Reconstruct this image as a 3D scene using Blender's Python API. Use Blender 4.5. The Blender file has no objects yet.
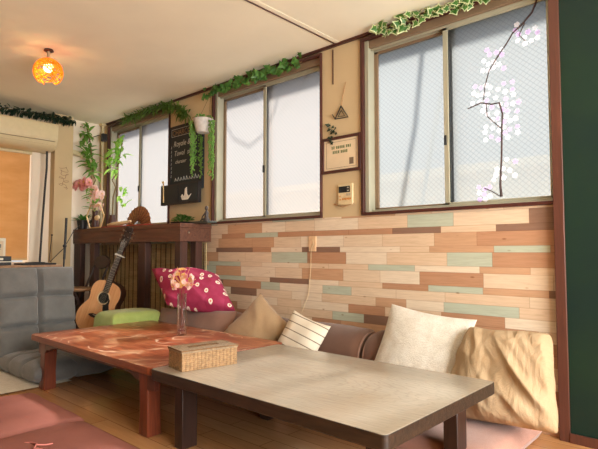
import bpy, bmesh, math, random
from mathutils import Vector, Matrix, Euler, noise
R = math.radians
PI = math.pi
rnd = random.Random(7)
sc = bpy.context.scene
col = sc.collection

# ---------------------------------------------------------------- materials
class NT:
    def __init__(s, name):
        s.m = bpy.data.materials.new(name); s.m.use_nodes = True
        s.t = s.m.node_tree; s.t.nodes.clear()
        s.out = s.n('ShaderNodeOutputMaterial')
    def n(s, typ, **kw):
        nd = s.t.nodes.new(typ)
        for k, v in kw.items():
            if hasattr(nd, k) and k not in nd.inputs: setattr(nd, k, v)
            else: nd.inputs[k].default_value = v
        return nd
    def l(s, a, b): s.t.links.new(a, b)
    def math(s, op, a, b=None, c=None):
        nd = s.t.nodes.new('ShaderNodeMath'); nd.operation = op
        for i, v in enumerate((a, b, c)):
            if v is None: continue
            if isinstance(v, (int, float)): nd.inputs[i].default_value = v
            else: s.l(v, nd.inputs[i])
        return nd.outputs[0]
    def mix(s, f, a, b, mode='MIX'):
        nd = s.t.nodes.new('ShaderNodeMix'); nd.data_type = 'RGBA'; nd.blend_type = mode
        for i, v in ((0, f), (6, a), (7, b)):
            if isinstance(v, (int, float)): nd.inputs[i].default_value = v
            elif isinstance(v, tuple): nd.inputs[i].default_value = (*v, 1) if len(v) == 3 else v
            else: s.l(v, nd.inputs[i])
        return nd.outputs[2]
    def ramp(s, f, stops, interp='LINEAR'):
        nd = s.t.nodes.new('ShaderNodeValToRGB'); cr = nd.color_ramp; cr.interpolation = interp
        while len(cr.elements) < len(stops): cr.elements.new(.5)
        for e, (p, c) in zip(cr.elements, stops): e.position = p; e.color = (*c, 1)
        s.l(f, nd.inputs[0]); return nd.outputs[0]
    def coord(s, scale=(1, 1, 1), kind='Object', rot=(0, 0, 0)):
        tc = s.n('ShaderNodeTexCoord'); mp = s.n('ShaderNodeMapping')
        mp.inputs['Scale'].default_value = scale; mp.inputs['Rotation'].default_value = rot
        s.l(tc.outputs[kind], mp.inputs[0]); return mp.outputs[0]
    def noise(s, vec, scale, detail=4, rough=.5, dist=0):
        nd = s.n('ShaderNodeTexNoise'); nd.inputs['Scale'].default_value = scale
        nd.inputs['Detail'].default_value = detail; nd.inputs['Roughness'].default_value = rough
        nd.inputs['Distortion'].default_value = dist
        if vec is not None: s.l(vec, nd.inputs['Vector'])
        return nd.outputs[0]
    def bump(s, h, st, dist=.01):
        b = s.n('ShaderNodeBump'); b.inputs['Strength'].default_value = st; b.inputs['Distance'].default_value = dist
        s.l(h, b.inputs['Height']); return b.outputs[0]
    def pbsdf(s, colr, rough=.6, bump=None, metal=0, spec=.5, **kw):
        p = s.n('ShaderNodeBsdfPrincipled')
        if isinstance(colr, tuple): p.inputs['Base Color'].default_value = (*colr, 1)
        else: s.l(colr, p.inputs['Base Color'])
        if isinstance(rough, (int, float)): p.inputs['Roughness'].default_value = rough
        else: s.l(rough, p.inputs['Roughness'])
        p.inputs['Metallic'].default_value = metal
        p.inputs['Specular IOR Level'].default_value = spec
        for k, v in kw.items(): p.inputs[k.replace('_', ' ')].default_value = v
        if bump is not None: s.l(bump, p.inputs['Normal'])
        s.l(p.outputs[0], s.out.inputs[0]); return p

def c8(r, g, b):
    f = lambda v: ((v/255+.055)/1.055)**2.4 if v > 10 else v/255/12.92
    return (f(r), f(g), f(b))

def plain(name, c, rough=.6, var=.12, vs=30, bs=0, bsc=200, **kw):
    s = NT(name); v = s.coord()
    n1 = s.noise(v, vs, 4)
    dark = tuple(x*(1-var) for x in c); lite = tuple(min(1, x*(1+var)) for x in c)
    cc = s.ramp(n1, [(.3, dark), (.7, lite)])
    b = s.bump(s.noise(v, bsc, 3), bs) if bs else None
    s.pbsdf(cc, rough, b, **kw); return s.m

def wood(name, a, b, scale=(1, 12, 12), rough=.45, bs=.15, sc_=3, rot=(0, 0, 0), **kw):
    s = NT(name); v = s.coord(scale, rot=rot)
    n1 = s.noise(v, sc_, 6, .6, .6)
    cc = s.ramp(n1, [(.3, a), (.7, b)])
    s.pbsdf(cc, rough, s.bump(n1, bs), **kw); return s.m

def fabric(name, a, b, rough=.9, big=5, weave=500, bs=.3, sheen=.3):
    s = NT(name); v = s.coord()
    n1 = s.noise(v, big, 5, .6)
    n2 = s.noise(v, weave, 2)
    cc = s.ramp(n1, [(.3, a), (.7, b)])
    cc = s.mix(.25, cc, s.ramp(n2, [(.3, tuple(x*.6 for x in a)), (.7, b)]))
    p = s.pbsdf(cc, rough, s.bump(n2, bs, .004), spec=.2)
    p.inputs['Sheen Weight'].default_value = sheen
    return s.m

def leafmat(name, a, b, tr=.35, edge=None):
    s = NT(name); v = s.coord()
    n1 = s.noise(v, 25, 3)
    cc = s.ramp(n1, [(.3, a), (.7, b)])
    p = s.n('ShaderNodeBsdfPrincipled'); s.l(cc, p.inputs['Base Color']); p.inputs['Roughness'].default_value = .45
    t = s.n('ShaderNodeBsdfTranslucent'); s.l(s.mix(.5, cc, tuple(min(1, x*1.6) for x in b)), t.inputs[0])
    m = s.n('ShaderNodeMixShader'); m.inputs[0].default_value = tr
    s.l(p.outputs[0], m.inputs[1]); s.l(t.outputs[0], m.inputs[2]); s.l(m.outputs[0], s.out.inputs[0])
    return s.m

M = {}
M['ceiling'] = plain('ceiling_paper', c8(240, 232, 208), .9, .03, 3, .1, 300)
M['cream'] = plain('cream_wall_paper', c8(206, 182, 142), .9, .04, 3, .15, 250)
M['pale'] = plain('pale_wall_paper', c8(238, 224, 204), .9, .04, 3, .1, 250)
M['dark_trim'] = wood('dark_brown_trim', c8(62, 30, 26), c8(88, 46, 38), (1, 1, 1), .4, .05)
M['post'] = wood('brown_post', c8(78, 44, 34), c8(98, 56, 42), (14, 14, 1), .45, .05)
M['counter'] = wood('counter_wood', c8(74, 44, 32), c8(116, 74, 54), (1, 14, 14), .5, .1)
M['counter_leg'] = wood('counter_leg_wood', c8(52, 30, 24), c8(84, 50, 38), (14, 14, 1), .5, .1)
M['alu'] = plain('greenish_aluminium', c8(176, 172, 150), .45, .06, 8, metal=.2)
M['bronze'] = plain('bronze_aluminium', c8(140, 116, 92), .45, .06, 8, metal=.2)
M['black'] = plain('black_plastic', (.012, .012, .013), .4)
M['white'] = plain('white_plastic', c8(230, 222, 200), .45, .03)
M['brass'] = plain('metal', (.6, .55, .45), .3, .05, metal=1)
M['cable'] = plain('cream_cable', c8(222, 200, 160), .5)
M['acw'] = plain('air_conditioner_shell', c8(214, 198, 158), .4, .03)
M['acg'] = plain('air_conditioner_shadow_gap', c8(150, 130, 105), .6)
M['green_cloth'] = fabric('green_cloth', c8(164, 184, 96), c8(190, 206, 124), big=8)
M['grey'] = fabric('grey_chair_fabric', c8(106, 105, 102), c8(122, 121, 118), big=9, weave=350)
M['brown_fab'] = fabric('brown_sofa_fabric', c8(132, 98, 82), c8(156, 120, 102), big=4)
M['dkbrown_fab'] = fabric('dark_brown_sofa_fabric', c8(96, 66, 52), c8(120, 86, 68), big=4)
M['mattress'] = fabric('dusty_pink_mattress_fabric', c8(170, 122, 106), c8(196, 150, 134), big=4)
M['zabuton'] = fabric('mauve_cushion_fabric', c8(144, 90, 80), c8(160, 102, 90), big=4, weave=600, sheen=0)
M['linen'] = fabric('tan_linen', c8(166, 138, 106), c8(188, 162, 130), big=6, weave=260, bs=.4)
s = NT('wrinkled_tan_linen'); v = s.coord((1, 1, .3), rot=(0, 0, R(35)))
n1 = s.noise(s.coord((9, 3, 3), rot=(0, 0, R(35))), 1.6, 5, .6, 1.2); n2 = s.noise(v, 320, 2)
cc = s.ramp(s.noise(v, 7, 4), [(.3, c8(172, 144, 110)), (.7, c8(192, 166, 134))])
bm = s.n('ShaderNodeBump'); bm.inputs['Strength'].default_value = .55; bm.inputs['Distance'].default_value = .03; s.l(n1, bm.inputs['Height'])
b2 = s.n('ShaderNodeBump'); b2.inputs['Strength'].default_value = .3; b2.inputs['Distance'].default_value = .003; s.l(n2, b2.inputs['Height']); s.l(bm.outputs[0], b2.inputs['Normal'])
s.pbsdf(cc, .9, b2.outputs[0], spec=.2)
M['linen'] = s.m
M['tan2'] = fabric('tan_cotton', c8(156, 126, 92), c8(180, 150, 114), big=6)
M['white_fab'] = fabric('white_boucle', c8(216, 206, 190), c8(238, 231, 219), big=20, weave=160, bs=.9)
M['rug'] = fabric('cream_rug_pile', c8(206, 190, 160), c8(228, 214, 188), big=40, weave=200, bs=1)
M['rope'] = plain('hemp_cord', c8(170, 130, 90), .9)
M['pink_cord'] = plain('pink_cord', c8(214, 130, 120), .8)
M['ivy'] = leafmat('ivy_leaf', c8(44, 92, 34), c8(92, 140, 60), .25)
M['ivy_edge'] = leafmat('ivy_leaf_margin', c8(196, 208, 150), c8(226, 230, 182), .3)
M['fern'] = leafmat('fern_leaf', c8(64, 96, 36), c8(110, 140, 62), .3)
M['darkleaf'] = leafmat('dark_leaf', c8(18, 34, 24), c8(44, 70, 48), .15)
M['bamboo'] = leafmat('bamboo_leaf', c8(78, 130, 48), c8(130, 176, 78), .45)
M['bamboo_backlit'] = leafmat('backlit_bamboo_leaf', c8(120, 186, 60), c8(170, 220, 110), .6)  # brighter copy of the leaf green, window backlight painted into the colour
M['pearl'] = leafmat('string_plant_leaf', c8(80, 130, 46), c8(140, 184, 84), .4)
M['stem'] = plain('plant_stem', c8(120, 100, 60), .7)
M['pinkpetal'] = leafmat('pink_petal', c8(240, 150, 156), c8(252, 190, 188), .35)
M['palepetal'] = leafmat('pale_petal', c8(240, 190, 180), c8(252, 226, 214), .35)
M['yellowpetal'] = leafmat('yellow_petal', c8(228, 170, 90), c8(250, 214, 140), .3)
M['blossom'] = leafmat('white_blossom_film', c8(250, 242, 250), c8(255, 250, 255), .65)
M['blossom2'] = leafmat('lilac_blossom_film', c8(220, 186, 236), c8(226, 196, 240), .65)
M['branch'] = plain('dark_branch_film', c8(60, 34, 30), .6)
M['chalk'] = plain('chalk', c8(200, 200, 190), .9)
M['chalk_brown'] = plain('brown_chalk', c8(150, 120, 90), .9)
M['board'] = plain('blackboard', c8(24, 34, 40), .6, .3, 6)
M['board_frame'] = plain('black_painted_wood', c8(28, 24, 26), .5)
M['paper'] = plain('certificate_paper', c8(226, 204, 170), .7, .04, 10)
M['ink'] = plain('green_ink', c8(70, 110, 60), .8)
M['ink2'] = plain('brown_ink', c8(120, 100, 80), .8)
M['screen'] = plain('display', c8(30, 32, 34), .2)
M['orange_ink'] = plain('orange_ink', c8(206, 130, 50), .7)
M['terracotta'] = plain('dark_brown_ceramic', c8(70, 40, 34), .4)
M['potw'] = plain('pale_grey_pot', c8(196, 190, 184), .6)
M['red_tray'] = plain('red_lacquer', c8(170, 50, 36), .35)
M['palewood'] = wood('pale_bent_wood', c8(206, 168, 110), c8(232, 200, 146), (3, 3, 3), .5)
M['drift'] = wood('cream_wood', c8(220, 190, 140), c8(246, 228, 190), (2, 10, 10), .6)
M['fan'] = wood('fan_leaf', c8(120, 72, 40), c8(186, 130, 84), (8, 8, 20), .6, .3, 4)
M['sound'] = wood('spruce_top', c8(208, 148, 98), c8(228, 174, 124), (20, 1, 1), .25, .03)
M['mahog'] = wood('mahogany', c8(44, 22, 16), c8(74, 38, 26), (1, 8, 8), .3, .03)
M['fret'] = wood('rosewood', c8(34, 24, 20), c8(58, 42, 34), (1, 8, 1), .45, .03)
M['darkwood'] = wood('dark_painted_wood', c8(34, 20, 18), c8(56, 34, 28), (1, 8, 8), .45, .05)
M['seatwood'] = wood('light_brown_wood', c8(150, 112, 82), c8(190, 150, 112), (1, 8, 8), .35, .05)
M['redleg'] = wood('reddish_leg_wood', c8(92, 42, 26), c8(132, 64, 38), (16, 16, 1.2), .35, .06)
M['redapron'] = wood('dark_red_wood', c8(70, 32, 22), c8(100, 48, 32), (1.5, 14, 14), .4, .06)
M['nearleg'] = wood('dark_stained_wood', c8(30, 18, 14), c8(60, 36, 28), (14, 14, 1), .4, .08)
M['wicker'] = plain('woven_rattan', c8(166, 130, 90), .55, .3, 60)
M['wicker_dark'] = plain('rattan_dark', c8(120, 84, 48), .7, .3, 60)
M['wicker_lid'] = plain('rattan_lid', c8(158, 134, 106), .6, .3, 90, .8, 220)
M['blind_rod'] = wood('bamboo_rod', c8(196, 170, 120), c8(232, 210, 158), (2, 2, 30), .6, .05)
M['thread'] = plain('dark_thread', c8(76, 52, 34), .9)
M['orange_blind'] = None

# glass vase
s = NT('clear_glass')
tp_ = s.n('ShaderNodeBsdfTransparent'); tp_.inputs[0].default_value = (.93, .92, .92, 1)
gl_ = s.n('ShaderNodeBsdfGlossy'); gl_.inputs['Roughness'].default_value = .05
lw = s.n('ShaderNodeLayerWeight'); lw.inputs[0].default_value = .35
ms_ = s.n('ShaderNodeMixShader'); s.l(lw.outputs[1], ms_.inputs[0]); s.l(tp_.outputs[0], ms_.inputs[1]); s.l(gl_.outputs[0], ms_.inputs[2]); s.l(ms_.outputs[0], s.out.inputs[0])
M['glass'] = s.m
# wood-print wallpaper: staggered planks of uneven length, many colours
s = NT('wood_plank_wallpaper')
tc = s.n('ShaderNodeTexCoord'); sp = s.n('ShaderNodeSeparateXYZ'); s.l(tc.outputs['Object'], sp.inputs[0])
X, Z = sp.outputs[0], sp.outputs[2]
H = .0585
def wn1(v):
    w = s.n('ShaderNodeTexWhiteNoise', noise_dimensions='1D'); s.l(v, w.inputs['W']); return w.outputs[0]
def wn2(a, b):
    cb = s.n('ShaderNodeCombineXYZ'); s.l(a, cb.inputs[0]); s.l(b, cb.inputs[1])
    w = s.n('ShaderNodeTexWhiteNoise', noise_dimensions='3D'); s.l(cb.outputs[0], w.inputs['Vector']); return w.outputs[0]
LEN = .68
zp = s.math('DIVIDE', s.math('ADD', Z, .012), 2*H)
pr_ = s.math('FLOOR', zp); fzp = s.math('FRACT', zp)
wr_ = wn1(s.math('ADD', pr_, 8.1))
sp_row = s.math('SUBTRACT', .5, s.math('MULTIPLY', s.math('GREATER_THAN', wr_, .62), .18))
row = s.math('ADD', s.math('MULTIPLY', pr_, 2), s.math('GREATER_THAN', fzp, sp_row))
xo = s.math('ADD', s.math('DIVIDE', X, LEN), s.math('MULTIPLY', wn1(s.math('ADD', row, 3.3)), 9.7))
xi = s.math('FLOOR', xo); fx = s.math('FRACT', xo)
spl = s.math('ADD', s.math('MULTIPLY', wn2(s.math('ADD', xi, 17.), row), .36), .36)      # split the long cell in two
sd = s.math('GREATER_THAN', fx, spl)
cell = s.math('ADD', s.math('MULTIPLY', xi, 2), sd)
rv = wn2(cell, s.math('ADD', row, 51.))
pal = s.ramp(rv, [(0, c8(224, 200, 172)), (.24, c8(230, 212, 188)), (.40, c8(188, 142, 110)), (.54, c8(188, 194, 174)),
                  (.65, c8(142, 110, 92)), (.76, c8(222, 194, 164)), (.90, c8(202, 160, 126))], 'CONSTANT')
gv = s.n('ShaderNodeCombineXYZ'); s.l(s.math('ADD', s.math('MULTIPLY', X, 5), s.math('MULTIPLY', rv, 90)), gv.inputs[0]); s.l(s.math('MULTIPLY', Z, 70), gv.inputs[2])
g1 = s.noise(gv.outputs[0], 1.3, 6, .65, .8)
gm = s.ramp(g1, [(.3, (.8, .76, .72)), (.6, (1, 1, 1))])
cc = s.mix(.75, pal, gm, 'MULTIPLY')
kv = s.n('ShaderNodeCombineXYZ'); s.l(s.math('MULTIPLY', X, 7), kv.inputs[0]); s.l(s.math('MULTIPLY', Z, 16), kv.inputs[2])
vor = s.n('ShaderNodeTexVoronoi'); s.l(kv.outputs[0], vor.inputs['Vector']); vor.inputs['Scale'].default_value = 1.0
kn = s.ramp(vor.outputs[0], [(.04, (.55, .4, .3)), (.11, (1, 1, 1))])
cc = s.mix(.8, cc, kn, 'MULTIPLY')
e1 = s.math('MULTIPLY', s.math('MINIMUM', s.math('ABSOLUTE', s.math('SUBTRACT', fzp, sp_row)), s.math('MINIMUM', fzp, s.math('SUBTRACT', 1, fzp))), 2)
e2 = s.math('MULTIPLY', s.math('ABSOLUTE', s.math('SUBTRACT', fx, spl)), LEN/H)
e3 = s.math('MULTIPLY', s.math('MINIMUM', fx, s.math('SUBTRACT', 1, fx)), LEN/H)
ed = s.math('MINIMUM', s.math('MINIMUM', e1, e2), e3)
gap = s.ramp(ed, [(.0, (.62, .52, .46)), (.045, (1, 1, 1))])
cc = s.mix(.8, cc, gap, 'MULTIPLY')
s.pbsdf(cc, .55, s.bump(s.mix(.5, g1, gap), .1, .003), spec=.35)
M['planks'] = s.m

# floor laminate
s = NT('floor_laminate')
v = s.coord((1, 1, 1))
br = s.n('ShaderNodeTexBrick'); s.l(v, br.inputs['Vector'])
br.inputs['Scale'].default_value = 1; br.inputs['Brick Width'].default_value = .9; br.inputs['Row Height'].default_value = .1
br.inputs['Mortar Size'].default_value = .0018; br.offset = .37
br.inputs['Color1'].default_value = (*c8(214, 164, 114), 1); br.inputs['Color2'].default_value = (*c8(200, 146, 96), 1)
br.inputs['Mortar'].default_value = (*c8(140, 92, 56), 1)
v2 = s.coord((2, 26, 1)); g = s.noise(v2, 2, 6, .6, .8)
cc = s.mix(.5, br.outputs[0], s.ramp(g, [(.3, (.75, .68, .6)), (.65, (1, 1, 1))]), 'MULTIPLY')
s.pbsdf(cc, .12, s.bump(br.outputs[1], -.1, .001))
M['floor'] = s.m

# near table top: pale weathered oak with cathedral grain
def table_top(name, a, b, c, rough, centre, ringsc):
    s = NT(name)
    v = s.coord((1, 1, 1))
    mp = s.n('ShaderNodeMapping'); s.l(v, mp.inputs[0])
    mp.inputs['Location'].default_value = centre; mp.inputs['Scale'].default_value = (1, 3.6, 1)
    w = s.n('ShaderNodeTexWave', wave_type='RINGS', rings_direction='Z')
    s.l(mp.outputs[0], w.inputs['Vector']); w.inputs['Scale'].default_value = ringsc
    w.inputs['Distortion'].default_value = 11; w.inputs['Detail'].default_value = 2; w.inputs['Detail Scale'].default_value = 1.1
    fine = s.noise(s.coord((3, 60, 3)), 3, 5, .6)
    patch = s.noise(v, 2.2, 4, .6)
    cc = s.ramp(w.outputs[1], [(.0, tuple((p+2*q)/3 for p, q in zip(a, b))), (.2, b), (1, b)])
    cc = s.mix(.45, cc, s.ramp(fine, [(.3, a), (.7, b)]))
    cc = s.mix(s.ramp(patch, [(.45, (0, 0, 0)), (.7, (.6, .6, .6))]), cc, c)
    s.pbsdf(cc, rough, s.bump(w.outputs[1], .05, .003)); return s
M['oaktop'] = table_top('weathered_oak_top', c8(124, 110, 94), c8(172, 162, 146), c8(154, 136, 114), .2, (.25, .1, 0), 5.).m

s = NT('carved_red_top')
v = s.coord()
n1 = s.noise(s.coord((1.2, 5, 1)), 3, 6, .65, 1.2)
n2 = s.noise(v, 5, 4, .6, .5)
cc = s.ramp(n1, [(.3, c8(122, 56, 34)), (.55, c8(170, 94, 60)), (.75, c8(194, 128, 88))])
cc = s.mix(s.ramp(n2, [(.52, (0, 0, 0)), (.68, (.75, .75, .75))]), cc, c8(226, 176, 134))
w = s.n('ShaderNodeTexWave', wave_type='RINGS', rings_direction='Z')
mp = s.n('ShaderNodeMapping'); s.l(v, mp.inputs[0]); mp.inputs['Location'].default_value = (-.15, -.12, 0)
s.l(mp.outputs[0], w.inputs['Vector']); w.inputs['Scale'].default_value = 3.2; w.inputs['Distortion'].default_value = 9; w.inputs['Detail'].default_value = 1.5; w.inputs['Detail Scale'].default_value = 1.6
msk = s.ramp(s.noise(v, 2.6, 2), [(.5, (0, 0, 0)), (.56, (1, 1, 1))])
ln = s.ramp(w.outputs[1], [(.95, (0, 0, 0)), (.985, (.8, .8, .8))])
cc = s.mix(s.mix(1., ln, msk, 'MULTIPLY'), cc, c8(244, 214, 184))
s.pbsdf(cc, .3, s.bump(n1, .08, .003))
M['redtop'] = s.m
M['rededge'] = wood('red_table_edge', c8(104, 48, 30), c8(150, 78, 48), (1.5, 14, 14), .35, .06)
M['oakedge'] = wood('dark_oak_edge', c8(24, 15, 11), c8(60, 42, 30), (2, 16, 16), .45, .2)

# maroon fabric with white flower dots
s = NT('maroon_flower_print')
v = s.coord((1, 1, 0))
mp = s.n('ShaderNodeMapping'); s.l(v, mp.inputs[0]); mp.inputs['Scale'].default_value = (15, 15, 0)
vo = s.n('ShaderNodeTexVoronoi'); vo.voronoi_dimensions = '2D'; s.l(mp.outputs[0], vo.inputs['Vector']); vo.inputs['Scale'].default_value = 1; vo.inputs['Randomness'].default_value = .55
d = vo.outputs[0]
ring = s.ramp(d, [(0, c8(230, 150, 130)), (.075, c8(150, 30, 60)), (.1, c8(246, 232, 214)), (.21, c8(246, 232, 214)), (.23, c8(162, 50, 84))], 'CONSTANT')
sel = s.n('ShaderNodeSeparateColor'); s.l(vo.outputs[1], sel.inputs[0])
on = s.math('GREATER_THAN', sel.outputs[0], .42)
base = s.ramp(s.noise(s.coord(), 8, 4), [(.3, c8(144, 38, 68)), (.7, c8(178, 62, 98))])
cc = s.mix(on, base, ring)
p = s.pbsdf(cc, .75, s.bump(s.noise(s.coord(), 12, 3), .4, .01), spec=.3)
M['maroon'] = s.m

# striped cushion
s = NT('white_striped_fabric')
tc = s.n('ShaderNodeTexCoord'); sp = s.n('ShaderNodeSeparateXYZ'); s.l(tc.outputs['Object'], sp.inputs[0])
fr = s.math('FRACT', s.math('MULTIPLY', s.math('ADD', sp.outputs[1], 1.0), 1/.052))
ln = s.math('LESS_THAN', fr, .12)
cc = s.mix(ln, c8(232, 220, 200), c8(134, 116, 98))
s.pbsdf(cc, .9, s.bump(s.noise(s.coord(), 400, 2), .4, .004), spec=.2)
M['stripe'] = s.m

# chalk-green painted wall
s = NT('green_painted_wall'); v = s.coord()
n1 = s.noise(v, 2.5, 5, .6)
cc = s.ramp(n1, [(.3, c8(14, 36, 32)), (.7, c8(22, 46, 30))])
s.pbsdf(cc, .55, s.bump(s.noise(v, 160, 3), .12, .003), spec=.3)
M['green_wall'] = s.m

# frosted wired glass
def wired(name, tint, k1, k2, both):
    s = NT(name)
    tc = s.n('ShaderNodeTexCoord'); sp = s.n('ShaderNodeSeparateXYZ'); s.l(tc.outputs['Object'], sp.inputs[0])
    a = s.math('FRACT', s.math('DIVIDE', s.math('ADD', s.math('MULTIPLY', sp.outputs[0], 1.), s.math('MULTIPLY', sp.outputs[2], k1)), .034))
    f = s.math('LESS_THAN', a, .15)
    if both:
        b = s.math('FRACT', s.math('DIVIDE', s.math('ADD', sp.outputs[0], s.math('MULTIPLY', sp.outputs[2], k2)), .034))
        f = s.math('MAXIMUM', f, s.math('LESS_THAN', b, .12))
    cc = s.mix(s.math('MULTIPLY', f, .40), tint, (.42, .46, .50))
    tr = s.n('ShaderNodeBsdfTranslucent'); s.l(s.mix(1., cc, (.165, .165, .158), 'MULTIPLY'), tr.inputs[0])
    tp = s.n('ShaderNodeBsdfTransparent'); s.l(cc, tp.inputs[0])
    m = s.n('ShaderNodeMixShader'); m.inputs[0].default_value = .36
    s.l(tr.outputs[0], m.inputs[1]); s.l(tp.outputs[0], m.inputs[2])
    gl = s.n('ShaderNodeBsdfGlossy'); gl.inputs['Roughness'].default_value = .35
    m2 = s.n('ShaderNodeMixShader'); m2.inputs[0].default_value = .04
    s.l(m.outputs[0], m2.inputs[1]); s.l(gl.outputs[0], m2.inputs[2]); s.l(m2.outputs[0], s.out.inputs[0])
    return s.m
M['pane_cross'] = wired('wired_glass_crossed', (.9, .93, .97), 1.1, -1.1, True)
M['pane_diag'] = wired('wired_glass_diagonal', (.95, .93, .95), 1.0, 0, False)

# lamp weave
s = NT('lamp_rattan'); cc = s.ramp(s.noise(s.coord(), 30, 3), [(.3, c8(232, 120, 20)), (.7, c8(255, 180, 60))])
t = s.n('ShaderNodeBsdfTranslucent'); s.l(cc, t.inputs[0]); d_ = s.n('ShaderNodeBsdfDiffuse'); s.l(cc, d_.inputs[0])
m = s.n('ShaderNodeMixShader'); m.inputs[0].default_value = .5; s.l(d_.outputs[0], m.inputs[1]); s.l(t.outputs[0], m.inputs[2])
em = s.n('ShaderNodeEmission'); s.l(cc, em.inputs[0]); em.inputs[1].default_value = .28
ad = s.n('ShaderNodeAddShader'); s.l(m.outputs[0], ad.inputs[0]); s.l(em.outputs[0], ad.inputs[1]); s.l(ad.outputs[0], s.out.inputs[0])
M['lamp'] = s.m
s = NT('lamp_bulb'); em = s.n('ShaderNodeEmission'); em.inputs[0].default_value = (1, .72, .3, 1); em.inputs[1].default_value = 5; s.l(em.outputs[0], s.out.inputs[0])
M['bulb'] = s.m

# roller blind, lit orange from behind
s = NT('orange_blind')
cc = s.ramp(s.noise(s.coord((1, 1, 3)), 3, 5, .6), [(.3, c8(216, 170, 112)), (.7, c8(230, 190, 136))])
t = s.n('ShaderNodeBsdfTranslucent'); s.l(cc, t.inputs[0]); d_ = s.n('ShaderNodeBsdfDiffuse'); s.l(cc, d_.inputs[0])
m = s.n('ShaderNodeMixShader'); m.inputs[0].default_value = .45; s.l(d_.outputs[0], m.inputs[1]); s.l(t.outputs[0], m.inputs[2]); s.l(m.outputs[0], s.out.inputs[0])
M['orange_blind'] = s.m

# ---------------------------------------------------------------- mesh helper
class MB:
    def __init__(s): s.v = []; s.f = []; s.mi = []
    def add(s, vs, fs, mi=0, M_=None):
        o = len(s.v)
        for v in vs: s.v.append((M_ @ Vector(v)) if M_ else Vector(v))
        for f in fs: s.f.append([i+o for i in f]); s.mi.append(mi)
        return s
    def box(s, a, b, mi=0, M_=None):
        x0, y0, z0 = a; x1, y1, z1 = b
        return s.add([(x0,y0,z0),(x1,y0,z0),(x1,y1,z0),(x0,y1,z0),(x0,y0,z1),(x1,y0,z1),(x1,y1,z1),(x0,y1,z1)],
                     [(0,3,2,1),(4,5,6,7),(0,1,5,4),(1,2,6,5),(2,3,7,6),(3,0,4,7)], mi, M_)
    def tube(s, pts, r, n=8, mi=0, cap=True, M_=None):
        pts = [Vector(p) for p in pts]; vs = []; fs = []
        rs = r if isinstance(r, (list, tuple)) else [r]*len(pts)
        prev = None
        for i, p in enumerate(pts):
            t = (pts[min(i+1, len(pts)-1)]-pts[max(i-1, 0)])
            if t.length < 1e-9: t = Vector((0, 0, 1))
            t.normalize()
            if prev is None:
                u = t.cross(Vector((0, 0, 1)) if abs(t.z) < .9 else Vector((1, 0, 0))).normalized()
            else:
                u = (prev-t*prev.dot(t)).normalized()
            prev = u; w = t.cross(u)
            for k in range(n):
                a = 2*PI*k/n; vs.append(p+(u*math.cos(a)+w*math.sin(a))*rs[i])
        for i in range(len(pts)-1):
            for k in range(n):
                fs.append((i*n+k, i*n+(k+1) % n, (i+1)*n+(k+1) % n, (i+1)*n+k))
        if cap:
            fs.append(tuple(range(n))[::-1]); fs.append(tuple((len(pts)-1)*n+k for k in range(n)))
        return s.add(vs, fs, mi, M_)
    def lathe(s, prof, n=24, mi=0, c=(0, 0, 0), M_=None):
        vs = []; fs = []
        for r, z in prof:
            for k in range(n):
                a = 2*PI*k/n; vs.append((c[0]+r*math.cos(a), c[1]+r*math.sin(a), c[2]+z))
        for i in range(len(prof)-1):
            for k in range(n):
                fs.append((i*n+k, i*n+(k+1) % n, (i+1)*n+(k+1) % n, (i+1)*n+k))
        if prof[0][0] > 1e-4: fs.append(tuple(range(n))[::-1])
        if prof[-1][0] > 1e-4: fs.append(tuple((len(prof)-1)*n+k for k in range(n)))
        return s.add(vs, fs, mi, M_)
    def prism(s, pts, z0, z1, mi=0, M_=None):
        n = len(pts)
        vs = [(x, y, z0) for x, y in pts]+[(x, y, z1) for x, y in pts]
        fs = [tuple(range(n))[::-1], tuple(range(n, 2*n))]+[(i, (i+1) % n, n+(i+1) % n, n+i) for i in range(n)]
        return s.add(vs, fs, mi, M_)
    def ball(s, c, r, mi=0, n=8, sq=(1, 1, 1)):
        prof = [(max(1e-5, r*math.sin(PI*i/n)), -r*math.cos(PI*i/n)) for i in range(n+1)]
        return s.lathe(prof, n*2, mi, M_=Matrix.Translation(c) @ Matrix.Diagonal((*sq, 1)))
    def build(s, name, mats, parent=None, smooth=False, bevel=0, M_=None, keep=False, sub=0):
        me = bpy.data.meshes.new(name)
        vs = [(M_ @ v) if M_ else v for v in s.v]
        loc = Vector((0, 0, 0))
        if parent is None and not keep and M_ is None:
            xs = [v.x for v in vs]; ys = [v.y for v in vs]; zs = [v.z for v in vs]
            loc = Vector(((min(xs)+max(xs))/2, (min(ys)+max(ys))/2, min(zs)))
            vs = [v-loc for v in vs]
        me.from_pydata([tuple(v) for v in vs], [], s.f)
        if not isinstance(mats, (list, tuple)): mats = [mats]
        for m_ in mats: me.materials.append(m_)
        for p_, mi in zip(me.polygons, s.mi): p_.material_index = mi
        me.validate(); me.update()
        bm = bmesh.new(); bm.from_mesh(me); bmesh.ops.recalc_face_normals(bm, faces=bm.faces); bm.to_mesh(me); bm.free()
        if smooth:
            for p_ in me.polygons: p_.use_smooth = True
        o = bpy.data.objects.new(name, me); col.objects.link(o); o.location = loc
        if parent is not None: o.parent = parent
        if bevel:
            b = o.modifiers.new('bevel', 'BEVEL'); b.width = bevel; b.segments = 2; b.limit_method = 'ANGLE'; b.angle_limit = R(35)
        if sub:
            b = o.modifiers.new('sub', 'SUBSURF'); b.levels = sub; b.render_levels = sub
        if smooth or bevel:
            try:
                me.set_sharp_from_angle(angle=R(50))
                if bevel:
                    for p_ in me.polygons: p_.use_smooth = True
            except Exception: pass
        return o
def WB(parent): return Matrix.Translation(-parent.location)     # world-authored part under an unrotated Empty

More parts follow.
